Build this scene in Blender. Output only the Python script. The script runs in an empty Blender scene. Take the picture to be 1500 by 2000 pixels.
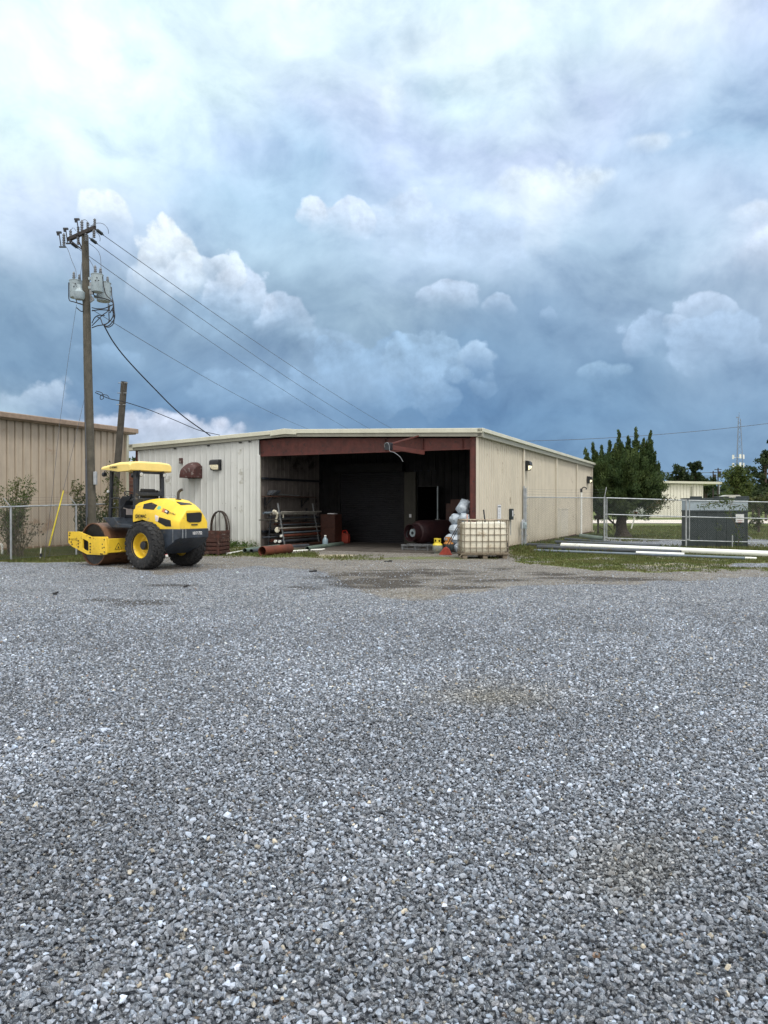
import bpy, math, random
import numpy as np
from mathutils import Vector, Matrix
PI = math.pi
rad = math.radians
random.seed(7)
sc = bpy.context.scene
COL = sc.collection

# ---------- camera (eye height 1.6 m, 26 mm portrait) ----------
F = 1444.0; CX = 750.0; HY = 988.0; CH = 1.6
cam = bpy.data.cameras.new('camera')
cam.sensor_fit = 'VERTICAL'; cam.sensor_height = 36; cam.lens = 26
cam.clip_start = 0.1; cam.clip_end = 6000
camo = bpy.data.objects.new('camera', cam); COL.objects.link(camo)
camo.location = (0, 0, CH); camo.rotation_euler = (PI/2 - math.atan((1000-HY)/F), 0, 0)
sc.camera = camo
sc.render.resolution_x = 768; sc.render.resolution_y = 1024

def P(px, py, Y):
    return Vector(((px-CX)/F*Y, Y, CH+(HY-py)/F*Y))
def G(px, py, z=0.0):
    Y = (CH-z)*F/(py-HY)
    return Vector(((px-CX)/F*Y, Y, z))

# ---------- node expression helper ----------
class E:
    """a socket with arithmetic"""
    nt = None
    def __init__(s, v): s.v = v
    @staticmethod
    def node(t, **kw):
        n = E.nt.nodes.new(t)
        for k, v in kw.items(): setattr(n, k, v)
        return n
    @staticmethod
    def put(sock, v):
        if isinstance(v, E): v = v.v
        if isinstance(v, bpy.types.NodeSocket): E.nt.links.new(v, sock)
        else: sock.default_value = v
    @staticmethod
    def m(op, *a, clamp=False):
        n = E.node('ShaderNodeMath', operation=op, use_clamp=clamp)
        for i, x in enumerate(a): E.put(n.inputs[i], x)
        return E(n.outputs[0])
    def __add__(s, o): return E.m('ADD', s, o)
    __radd__ = __add__
    def __sub__(s, o): return E.m('SUBTRACT', s, o)
    def __rsub__(s, o): return E.m('SUBTRACT', o, s)
    def __mul__(s, o): return E.m('MULTIPLY', s, o)
    __rmul__ = __mul__
    def __truediv__(s, o): return E.m('DIVIDE', s, o)
    def __pow__(s, o): return E.m('POWER', s, o)
def step(x, a, b, lo=0.0, hi=1.0, kind='SMOOTHSTEP'):
    n = E.node('ShaderNodeMapRange', interpolation_type=kind, clamp=True) if kind != 'SMOOTHSTEP' else E.node('ShaderNodeMapRange', interpolation_type=kind)
    for i, v in enumerate((x, a, b, lo, hi)): E.put(n.inputs[i], v)
    return E(n.outputs[0])
def mixc(f, a, b, mode='MIX'):
    n = E.node('ShaderNodeMix', data_type='RGBA', blend_type=mode)
    for i, v in ((0, f), (6, a), (7, b)):
        if isinstance(v, tuple) and len(v) == 3: v = v + (1,)
        E.put(n.inputs[i], v)
    return E(n.outputs[2])
def noise(co, scale, detail=4, rough=.55, dist=0.0, out='Fac', dims='3D', lac=2.0):
    n = E.node('ShaderNodeTexNoise', noise_dimensions=dims)
    if co is not None: E.put(n.inputs['Vector'], co)
    for k, v in (('Scale', scale), ('Detail', detail), ('Roughness', rough), ('Distortion', dist), ('Lacunarity', lac)): E.put(n.inputs[k], v)
    return E(n.outputs[out])
def voro(co, scale, feature='F1', detail=0, rough=.5, out='Distance', smooth=None, rnd=1.0):
    n = E.node('ShaderNodeTexVoronoi', feature=feature)
    if co is not None: E.put(n.inputs['Vector'], co)
    E.put(n.inputs['Scale'], scale); E.put(n.inputs['Detail'], detail); E.put(n.inputs['Roughness'], rough)
    if smooth is not None: E.put(n.inputs['Smoothness'], smooth)
    E.put(n.inputs['Randomness'], rnd)
    return E(n.outputs[out])
def comb(x, y, z):
    n = E.node('ShaderNodeCombineXYZ')
    for i, v in enumerate((x, y, z)): E.put(n.inputs[i], v)
    return E(n.outputs[0])
def sep(v):
    n = E.node('ShaderNodeSeparateXYZ'); E.put(n.inputs[0], v)
    return [E(o) for o in n.outputs]
def vadd(a, b):
    n = E.node('ShaderNodeVectorMath', operation='ADD'); E.put(n.inputs[0], a); E.put(n.inputs[1], b)
    return E(n.outputs[0])
def vscale(a, b):
    n = E.node('ShaderNodeVectorMath', operation='MULTIPLY'); E.put(n.inputs[0], a); E.put(n.inputs[1], b)
    return E(n.outputs[0])
def ramp(f, stops, mode='LINEAR'):
    n = E.node('ShaderNodeValToRGB'); cr = n.color_ramp; cr.interpolation = mode
    while len(cr.elements) > 1: cr.elements.remove(cr.elements[-1])
    for i, (p, c) in enumerate(stops):
        e = cr.elements[0] if i == 0 else cr.elements.new(p)
        e.position = p
        if not hasattr(c, '__len__'): c = (c, c, c)
        e.color = tuple(c[:3]) + (c[3] if len(c) > 3 else 1,)
    E.put(n.inputs[0], f)
    return E(n.outputs[0])
def lin(r, g, b):
    f = lambda c: (c/255/12.92 if c/255 <= .04045 else ((c/255+.055)/1.055)**2.4)
    return (f(r), f(g), f(b))
# ---------- sky: overcast with breaks, storm blue towards the horizon ----------
SUN_EL, SUN_AZ = rad(58), rad(150)     # azimuth clockwise from +Y (behind the camera, to the right)
w = bpy.data.worlds.new('World'); sc.world = w; w.use_nodes = True
E.nt = w.node_tree; w.node_tree.nodes.clear()
sky = E.node('ShaderNodeTexSky', sky_type='NISHITA', sun_disc=False, sun_elevation=SUN_EL, sun_rotation=SUN_AZ)
tc = E.node('ShaderNodeTexCoord'); D = E(tc.outputs['Generated'])
dx, dy, dz = sep(D)
az0 = E.m('ARCTAN2', dx, dy)
el0 = E.m('ARCSINE', dz)
# domain warp
wx = noise(D, 2.6, 3, .55) - .5
wy = noise(vadd(D, (5.2, 1.3, 3.7)), 2.6, 3, .55) - .5
wx2 = noise(vadd(D, (1.7, 9.3, 3.7)), 10, 4, .6) - .5
wy2 = noise(vadd(D, (7.2, 4.3, .7)), 10, 4, .6) - .5
az = az0 + wx*.16 + wx2*.12
el = el0 + wy*.12 + wy2*.10
ROWS = [0, 110, 220, 330, 420, 500, 580, 660, 740, 820, 900, 1000]
T = [
 [(213,234,243),(225,246,249),(212,234,243),(205,228,240),(225,240,248),(212,232,246),(214,236,246),(222,240,248),(215,234,246),(212,228,245),(205,220,246)],
 [(220,245,250),(232,252,252),(218,240,247),(205,226,240),(222,242,249),(200,222,240),(222,238,246),(220,240,248),(205,228,242),(225,238,248),(198,215,245)],
 [(222,246,250),(225,248,250),(225,246,250),(215,238,246),(195,215,242),(205,222,245),(205,230,244),(205,226,242),(195,212,240),(200,222,244),(188,208,238)],
 [(222,244,248),(222,244,250),(208,232,247),(188,212,242),(164,196,225),(190,210,242),(196,215,242),(195,212,240),(190,212,240),(162,192,222),(160,190,219)],
 [(205,224,246),(212,228,248),(200,222,246),(172,203,229),(166,197,224),(185,208,235),(192,214,240),(212,228,246),(178,202,229),(176,198,225),(185,208,235)],
 [(195,215,238),(188,208,238),(190,212,238),(168,198,225),(166,196,223),(173,199,227),(166,190,219),(166,192,221),(158,186,215),(168,194,222),(195,212,238)],
 [(148,180,211),(155,186,217),(170,196,224),(160,190,220),(150,182,212),(160,190,218),(150,180,212),(135,168,206),(148,178,211),(150,180,212),(170,195,225)],
 [(122,157,192),(126,160,196),(133,166,201),(138,170,203),(148,180,211),(145,178,209),(125,162,201),(122,158,197),(138,170,207),(145,175,210),(158,185,218)],
 [(116,152,190),(120,156,193),(118,155,194),(126,161,200),(136,169,206),(140,172,208),(112,150,194),(115,153,195),(122,160,199),(126,161,199),(138,170,207)],
 [(165,195,220),(120,155,195),(105,144,189),(112,150,193),(116,153,195),(105,145,190),(93,136,185),(103,144,189),(112,152,195),(118,156,197),(124,160,200)],
 [(200,215,235),(190,210,232),(200,213,233),(160,185,215),(115,152,195),(105,145,190),(98,140,187),(106,147,191),(116,155,197),(120,158,199),(126,163,202)],
 [(190,208,228),(190,208,228),(185,203,225),(160,185,215),(125,160,200),(115,152,195),(110,148,192),(120,158,198),(130,166,204),(135,170,207),(138,172,208)]]
# azimuth runs 0..1 over +-pi; the columns stand at their true directions
t = az/(2*PI) + .5
back = (1.30, 1.26, 1.20)
rows = []
for k, r in enumerate(T):
    stops = [(.02, back), (.30, tuple(.5*(a+b) for a, b in zip(back, lin(*r[0]))))]
    for j, c in enumerate(r):
        if k > 4: c = tuple(v*.86+g_*.14 for v, g_ in zip(c, (180, 200, 206)))
        if k > 5: c = tuple(v*.925 for v in c)
        stops.append((math.atan((j*150-CX)/F)/(2*PI)+.5, lin(*c)))
    stops += [(.70, tuple(.5*(a+b) for a, b in zip(back, lin(*r[-1])))), (.98, back)]
    rows.append((math.atan((HY-ROWS[k])/F), ramp(t, stops)))
colr = rows[0][1]
for k in range(1, len(rows)):
    e1, e0 = rows[k-1][0], rows[k][0]
    colr = mixc(step(el, e0, e1, kind='LINEAR'), rows[k][1], colr)
# wispy relief
q = vadd(vscale(D, (1, 1, 1.35)), comb(0.0, wy*.2, wx*.3))
def fbm(off): return noise(vadd(q, off), 6.5, 6, .57)
n1 = fbm((0, 0, 0)); n2 = fbm((.012, .0, .030))
n3 = noise(vadd(q, (3, 8, 1)), 3.0, 3, .5)
rid = 1 - E.m('ABSOLUTE', n1-.5)*4.5
bright = 1.05 + (n1-n2)*1.25 + (n1-.5)*.30 + (n3-.5)*.32 + (rid-.6)*.10
lum = comb(bright, 1 + (bright-1)*.86, 1 + (bright-1)*.66)
base = mixc(1.0, colr, lum, 'MULTIPLY')
# cumulus heads with crisp upper edges
bil = voro(D, 15, 'F1', 2, .55)
bil2 = noise(D, 22, 5, .6)
mid = noise(vadd(D, (4, 1, 2)), 7.5, 2, .5)
edge = bil*.62 + bil2*.55 + (mid-.5)*1.0 - .02
fineU = noise(vadd(D, (.004, 0, .008)), 22, 5, .6)
fine = bil2
def head(c, px, py, rx, ry, col, strength=1.0, soft=.16, tail=1.3, tilt=0.0):
    """one cloud head: px,py give its direction in the sky, rx,ry its half angles"""
    a0 = math.atan((px-CX)/F); e0 = math.atan((HY-py)/F*math.cos(a0)); ra = rx/F*math.cos(a0); re = ry/F
    A = (az0-a0 + wx2*.03)/ra; B = (el0-e0 + wy2*.03)/re
    if tilt: A, B = A + B*tilt, B - A*tilt
    d = E.m('SQRT', A*A + B*B) + (edge-.68)*1.0
    m = step(d, 1.0, 1.0-soft)
    m = m*step(B + (mid-.5)*1.0 + (n1-.5)*1.6, -tail*.62, .85)*strength
    cc = mixc(1.0, lin(*col), comb(*[1.02 + (fineU-fine)*1.15 + B*.04 + (n1-n2)*.9]*3), 'MULTIPLY')
    return mixc(m, c, cc)
for a in [
    (470, 640, 210, 90, (160,190,218), .65, .3, 1.0, 0),
    (560, 625, 75, 82, (190,210,234), .85, .14, 1.1, 0),
    (300, 560, 75, 80, (205,222,242), .8, .2, 1.1, 0),
    (470, 590, 95, 72, (204,221,242), .9, .14, 1.1, 0),
    (400, 555, 95, 75, (218,232,247), .95, .12, 1.1, 0),
    (335, 525, 90, 82, (230,241,250), 1.0, .12, 1.2, 0),
    (205, 432, 55, 46, (230,241,250), .9, .22, 1.2, 0),
    (900, 500, 170, 90, (190,211,238), .6, .3, .9, 0),
    (790, 450, 110, 80, (204,221,243), .7, .2, .9, 0),
    (670, 440, 90, 62, (212,227,246), .95, .14, .9, 0),
    (620, 425, 45, 40, (218,232,248), .9, .14, 1.0, 0),
    (1070, 385, 150, 66, (230,243,250), .85, .35, 1.1, -.2),
    (768, 195, 40, 92, (232,245,250), .7, .5, 1.3, .1),
    (1265, 285, 90, 28, (222,236,249), .75, .5, 1.5, -.6),
    (885, 585, 75, 48, (192,212,236), .95, .16, 1.0, 0),
    (975, 600, 52, 30, (182,205,231), .85, .2, 1.0, 0),
    (1070, 615, 24, 22, (165,192,222), .7, .25, 1.0, 0),
    (928, 710, 42, 48, (172,199,226), .9, .18, .9, 0),
    (1185, 735, 66, 30, (156,188,217), .75, .25, 1.0, 0),
    (720, 760, 230, 105, (146,178,210), .8, .14, 1.1, -.1),
    (835, 720, 85, 80, (160,190,218), .8, .14, 1.1, 0),
    (650, 690, 95, 60, (162,190,218), .6, .2, 1.1, 0),
    (1250, 655, 75, 62, (172,197,225), .8, .16, 1.0, .2),
    (1375, 625, 70, 55, (190,209,233), .9, .15, 1.0, 0),
    (1320, 635, 30, 28, (184,206,231), .8, .2, 1.0, 0),
    (1420, 690, 150, 75, (172,197,225), .75, .18, 1.0, 0),
    (1500, 500, 130, 66, (214,227,246), .8, .3, 1.2, -.3),
    (1480, 425, 70, 34, (222,234,248), .7, .35, 1.2, -.3),
    (300, 850, 190, 48, (214,223,241), .9, .25, 1.5, 0),
    (70, 795, 120, 55, (192,211,232), .75, .2, 1.2, 0),
    (470, 755, 140, 60, (152,183,213), .65, .25, 1.2, 0),
    (230, 700, 90, 40, (150,181,211), .6, .25, 1.2, 0),
    ]:
    base = head(base, *a)
base = mixc(1.0, base, comb(*[step(el0, .60, .95, 1.0, 1.75)]*3), 'MULTIPLY')
below = step(el0, -.02, -.06)
base = mixc(below, base, lin(120, 125, 125))
bg1 = E.node('ShaderNodeBackground'); E.put(bg1.inputs[0], E(sky.outputs[0])); bg1.inputs[1].default_value = .10
bg2 = E.node('ShaderNodeBackground'); E.put(bg2.inputs[0], base); bg2.inputs[1].default_value = 1.0
ms = E.node('ShaderNodeMixShader'); ms.inputs[0].default_value = .97
E.nt.links.new(bg1.outputs[0], ms.inputs[1]); E.nt.links.new(bg2.outputs[0], ms.inputs[2])
wo = E.node('ShaderNodeOutputWorld'); E.nt.links.new(ms.outputs[0], wo.inputs[0])
w.cycles.sampling_method = 'MANUAL'; w.cycles.sample_map_resolution = 512

sun = bpy.data.lights.new('sun', 'SUN'); sun.energy = 1.5; sun.angle = rad(14); sun.color = (1, .95, .87)
suno = bpy.data.objects.new('sun', sun); COL.objects.link(suno)
sd = Vector((math.sin(SUN_AZ)*math.cos(SUN_EL), math.cos(SUN_AZ)*math.cos(SUN_EL), math.sin(SUN_EL)))
suno.rotation_euler = sd.to_track_quat('Z', 'Y').to_euler()
sc.view_settings.view_transform = 'Standard'; sc.view_settings.look = 'None'
sc.view_settings.exposure = .14; sc.view_settings.gamma = 1
# ---------- materials ----------
M = {}
def mat(name, col, rough=.6, metal=0.0, var=.12, vscl=6.0, dirt=None, dscl=3.0, damt=.5, bump=0.0, bscl=60.0, col2=None, spec=.5, streak=0.0, obj=True, emit=None, estr=0, base=None, alpha=None, trans=0.0, fine=0.0):
    m = bpy.data.materials.new(name); m.use_nodes = True
    E.nt = m.node_tree; nt = m.node_tree
    bs = nt.nodes['Principled BSDF']
    co = E(E.node('ShaderNodeTexCoord').outputs['Object'])
    n = noise(co, vscl, 5, .6)
    c2 = col2 if col2 else tuple(c*(1-var*2) for c in col)
    c1 = col if col2 else tuple(min(1, c*(1+var)) for c in col)
    c = mixc(step(n, .3, .7), c1, c2)
    if streak:
        st = noise(vscale(co, (9, 9, .5)), 1.6, 4, .6)
        c = mixc(step(st, .42, .75, 0, streak), c, tuple(x*.55 for x in col))
    if fine:
        c = mixc(step(noise(co, 90, 3, .7), .35, .65, 0, fine), c, tuple(x*.4 for x in col))
    if dirt:
        d = noise(co, dscl, 7, .68, .3)
        c = mixc(step(d, .62-damt*.22, .70-damt*.08), c, dirt)
    if base:
        h_ = sep(co)[2]
        c = mixc(step(h_ + (noise(vscale(co, (5, 5, 1.2)), 2, 5, .65)-.5)*.7, .42, -.05, 0, .62), c, base)
        c = mixc(step(noise(vscale(co, (7, 7, .35)), 1.3, 4, .6), .60, .78, 0, .16), c, base)
    E.put(bs.inputs['Base Color'], c)
    E.put(bs.inputs['Roughness'], step(noise(co, vscl*3, 4, .6), .2, .8, max(0, rough-.08), min(1, rough+.08)))
    bs.inputs['Metallic'].default_value = metal
    bs.inputs['Specular IOR Level'].default_value = spec
    if trans: bs.inputs['Transmission Weight'].default_value = trans
    if alpha is not None: bs.inputs['Alpha'].default_value = alpha
    if emit: bs.inputs['Emission Color'].default_value = emit+(1,); bs.inputs['Emission Strength'].default_value = estr
    if bump:
        b = E.node('ShaderNodeBump'); b.inputs['Strength'].default_value = bump; b.inputs['Distance'].default_value = .01
        E.put(b.inputs['Height'], noise(co, bscl, 5, .6)); nt.links.new(b.outputs[0], bs.inputs['Normal'])
    M[name] = m
    return m
mat('white_panel', lin(205,208,207), .5, base=lin(150,145,134), streak=.16, var=.03, vscl=1.2, dirt=lin(160,160,152), dscl=1.3, damt=.08, fine=.03)
mat('beige_panel', lin(201,194,179), .55, base=lin(150,138,116), streak=.16, var=.04, vscl=1.0, dirt=lin(160,150,132), dscl=1.6, damt=.08)
mat('tan_panel', lin(174,162,146), .55, base=lin(136,120,102), streak=.25, var=.06, vscl=.8, dirt=lin(146,124,104), dscl=.8, damt=.16)
mat('tan_dark', lin(120,98,76), .6, var=.1)
mat('brown_trim', lin(140,122,106), .55, var=.1, streak=.2)
mat('trim_cream', lin(200,200,184), .45, var=.04, vscl=2, streak=.15)
mat('trim_grey', lin(150,150,138), .5, var=.05, vscl=2, streak=.25)
mat('shed_panel', lin(224,222,212), .6, var=.05, streak=.2)
mat('red_steel', lin(96,48,42), .65, col2=lin(74,38,34), vscl=3.5, dirt=lin(50,34,34), dscl=5, damt=.25, streak=.5, bump=.2)
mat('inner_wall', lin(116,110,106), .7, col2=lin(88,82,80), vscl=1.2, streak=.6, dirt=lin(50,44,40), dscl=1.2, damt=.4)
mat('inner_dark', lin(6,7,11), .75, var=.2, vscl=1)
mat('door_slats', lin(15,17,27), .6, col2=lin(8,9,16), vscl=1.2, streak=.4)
mat('olive_panel', lin(50,48,39), .6, streak=.6, var=.1)
mat('concrete', lin(84,78,72), .85, col2=lin(62,58,54), vscl=1.1, dirt=lin(40,36,32), dscl=1.4, damt=.5, bump=.3, fine=.25)
mat('brick', lin(92,58,46), .85, col2=lin(70,46,40), vscl=9)
mat('wood_pole_dark', lin(84,80,74), .9, col2=lin(62,60,54), vscl=4, streak=.9, bump=.7, bscl=30, fine=.3)
mat('wood_pole', lin(96,92,82), .9, col2=lin(72,70,62), vscl=4, streak=.9, bump=.7, bscl=30, fine=.3)
mat('yellow_paint', (.82,.56,.040), .42, var=.05, vscl=3, dirt=(.50,.36,.12), dscl=5, damt=.16, streak=.12)
mat('yellow_worn', (.80,.54,.04), .42, var=.06, vscl=4, dirt=(.30,.13,.03), dscl=9, damt=.22)
mat('canopy_yellow', (.82,.63,.20), .42, var=.04, vscl=3)
mat('black_paint', (.014,.018,.026), .45, var=.2, vscl=5, dirt=(.07,.062,.052), dscl=7, damt=.30)
mat('slate_paint', (.026,.036,.052), .5, var=.2, vscl=4, dirt=(.06,.055,.05), dscl=6, damt=.2)
mat('rubber', (.018,.019,.021), .82, var=.3, vscl=14, dirt=(.06,.055,.05), dscl=12, damt=.35, bump=.4, bscl=90)
mat('drum_rust', lin(126,92,68), .55, metal=.1, col2=lin(88,62,50), vscl=2.5, dirt=lin(70,48,40), dscl=7, damt=.35, fine=.25, streak=.0)
mat('grille_black', (.006,.006,.007), .5, var=.2)
mat('chrome_dull', (.35,.34,.32), .35, metal=.9, var=.15)
mat('white_ink', (.7,.7,.7), .5, var=.05)
mat('black_ink', (.012,.012,.012), .5, var=.05)
mat('sticker_white', lin(215,205,200), .5, var=.05)
mat('sticker_green', lin(120,190,150), .5, var=.05)
mat('sticker_orange', lin(190,110,50), .5, var=.1)
mat('exhaust_steel', (.07,.062,.055), .5, metal=.4, var=.2)
mat('lens', (.6,.62,.62), .15, var=.1)
mat('orange_lens', (.5,.13,.02), .3)
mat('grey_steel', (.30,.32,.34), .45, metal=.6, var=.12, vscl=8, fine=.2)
mat('galv', (.40,.43,.46), .45, metal=.55, var=.12, vscl=6, fine=.15)
mat('transformer_grey', lin(150,165,172), .4, var=.06, vscl=3, dirt=lin(95,100,102), dscl=6, damt=.2)
mat('ceramic', lin(108,112,118), .25, var=.1)
mat('dark_wood', lin(52,46,44), .85, var=.2, vscl=8)
mat('cable_black', (.012,.013,.018), .6, var=.2)
mat('wire_grey', (.09,.10,.12), .5, metal=.3, var=.1)
mat('mesh_wire', (.13,.145,.16), .5, metal=.4, var=.1)
mat('guard_yellow', (.72,.60,.05), .45, var=.08)
mat('hood_maroon', lin(78,42,40), .6, col2=lin(58,34,32), vscl=7, dirt=lin(140,138,134), dscl=4.5, damt=.35)
mat('lamp_housing', (.02,.022,.026), .45, var=.2)
mat('lamp_lit', (.45,.43,.36), .3, var=.35, vscl=14, emit=(1, .90, .60), estr=.42)
mat('lamp_side_lit', (.8,.8,.7), .3, emit=(1, .90, .58), estr=1.0)
mat('hose', (.05,.036,.03), .7, var=.3, vscl=10)
mat('crate_wood', lin(78,46,38), .85, col2=lin(50,32,28), vscl=6, dirt=lin(110,90,80), dscl=7, damt=.15)
mat('rust_pipe', lin(112,58,40), .8, col2=lin(78,42,32), vscl=4, bump=.4, fine=.3)
mat('pvc_white', lin(228,230,226), .35, var=.03, vscl=3, dirt=lin(160,156,140), dscl=3, damt=.12)
mat('pipe_pale', lin(150,148,142), .5, var=.15, vscl=3, dirt=lin(100,94,84), dscl=4, damt=.3)
mat('pvc_grey', lin(104,116,128), .45, var=.1, vscl=3, dirt=lin(84,84,80), dscl=4, damt=.25)
mat('pipe_dark', lin(66,72,80), .5, var=.12, vscl=3, dirt=lin(70,66,60), dscl=4, damt=.3)
mat('pipe_green', lin(96,112,104), .6, var=.12)
mat('cabinet_wood', lin(66,36,27), .6, var=.15)
mat('brown_board', lin(74,46,34), .8, var=.2)
mat('red_plastic', lin(196,44,26), .45, var=.12)
mat('red_dull', lin(150,58,44), .6, var=.2)
mat('jug_blue', lin(130,150,162), .25, var=.05, alpha=.9)
mat('tank_maroon', lin(66,40,42), .55, col2=lin(50,32,38), vscl=2.5, dirt=lin(56,46,46), dscl=6, damt=.25)
mat('gas_grey', lin(128,132,128), .5, col2=lin(104,106,100), vscl=6, dirt=lin(150,146,110), dscl=7, damt=.3)
mat('gas_yellow', lin(206,186,56), .5, var=.12)
mat('gas_orange', lin(168,112,50), .6, var=.15)
mat('bag_silver', lin(166,178,190), .38, var=.10, vscl=14, metal=.0, dirt=lin(120,130,140), dscl=9, damt=.35, bump=.9, bscl=22)
mat('tote_plastic', lin(224,221,206), .35, col2=lin(206,200,182), vscl=1.6, dirt=lin(180,168,146), dscl=2.6, damt=.25, spec=.4)
mat('tote_cage', lin(128,118,102), .5, metal=.3, var=.2, vscl=10)
mat('pallet_wood', lin(120,110,96), .9, var=.2)
mat('paper', lin(214,216,220), .7, var=.03)
mat('paper_print', lin(120,124,130), .7, var=.05)
mat('foam_pink', lin(196,160,150), .7)
mat('box_slate', lin(42,53,57), .6, col2=lin(34,44,47), vscl=1.2, dirt=lin(70,78,86), dscl=5, damt=.2)
mat('box_pale', lin(158,172,184), .6, var=.06)
mat('trunk_bark', lin(74,66,58), .95, var=.3, vscl=10)
mat('trunk_vine', lin(96,88,70), .95, var=.3, vscl=10)
mat('tower_steel', lin(120,135,158), .5, var=.1)
mat('roof_metal', lin(180,180,172), .5, var=.08)
mat('stake_white', lin(205,205,200), .6)
mat('dark_debris', (.02,.02,.022), .8)
mat('wet_leaf_brown', lin(96,66,44), .9)

def leafmat(name, c1, c2, c3, scl=1.6):
    m = bpy.data.materials.new(name); m.use_nodes = True; E.nt = m.node_tree
    bs = m.node_tree.nodes['Principled BSDF']
    g = E.node('ShaderNodeNewGeometry')
    co = E(E.node('ShaderNodeTexCoord').outputs['Object'])
    n = noise(co, scl, 4, .6)
    c = mixc(step(n, .35, .65), c1, c2)
    c = mixc(step(E(g.outputs['Random Per Island']), .55, 1.0, 0, .8), c, c3)
    E.put(bs.inputs['Base Color'], c); bs.inputs['Roughness'].default_value = .6
    bs.inputs['Specular IOR Level'].default_value = .25
    tr = E.node('ShaderNodeBsdfTranslucent'); E.put(tr.inputs[0], c)
    mx = E.node('ShaderNodeMixShader'); mx.inputs[0].default_value = .25
    out = m.node_tree.nodes['Material Output']
    m.node_tree.links.new(bs.outputs[0], mx.inputs[1]); m.node_tree.links.new(tr.outputs[0], mx.inputs[2]); m.node_tree.links.new(mx.outputs[0], out.inputs[0])
    M[name] = m
leafmat('leaf_cedar', (.040,.074,.024), (.076,.108,.030), (.022,.040,.016), .9)
leafmat('leaf_dark', (.024,.044,.018), (.044,.064,.022), (.014,.028,.014))
leafmat('leaf_mid', (.052,.088,.020), (.085,.110,.028), (.030,.050,.016))
leafmat('leaf_olive', (.060,.085,.030), (.100,.100,.034), (.035,.050,.022))
leafmat('leaf_yellow', (.14,.12,.03), (.10,.12,.03), (.05,.06,.02))
leafmat('leaf_weed', (.050,.105,.022), (.080,.13,.03), (.03,.06,.018))
leafmat('leaf_dry', (.09,.075,.04), (.06,.065,.035), (.04,.035,.02))
leafmat('grass_blade', (.070,.098,.026), (.110,.118,.038), (.13,.105,.055), .6)

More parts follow.
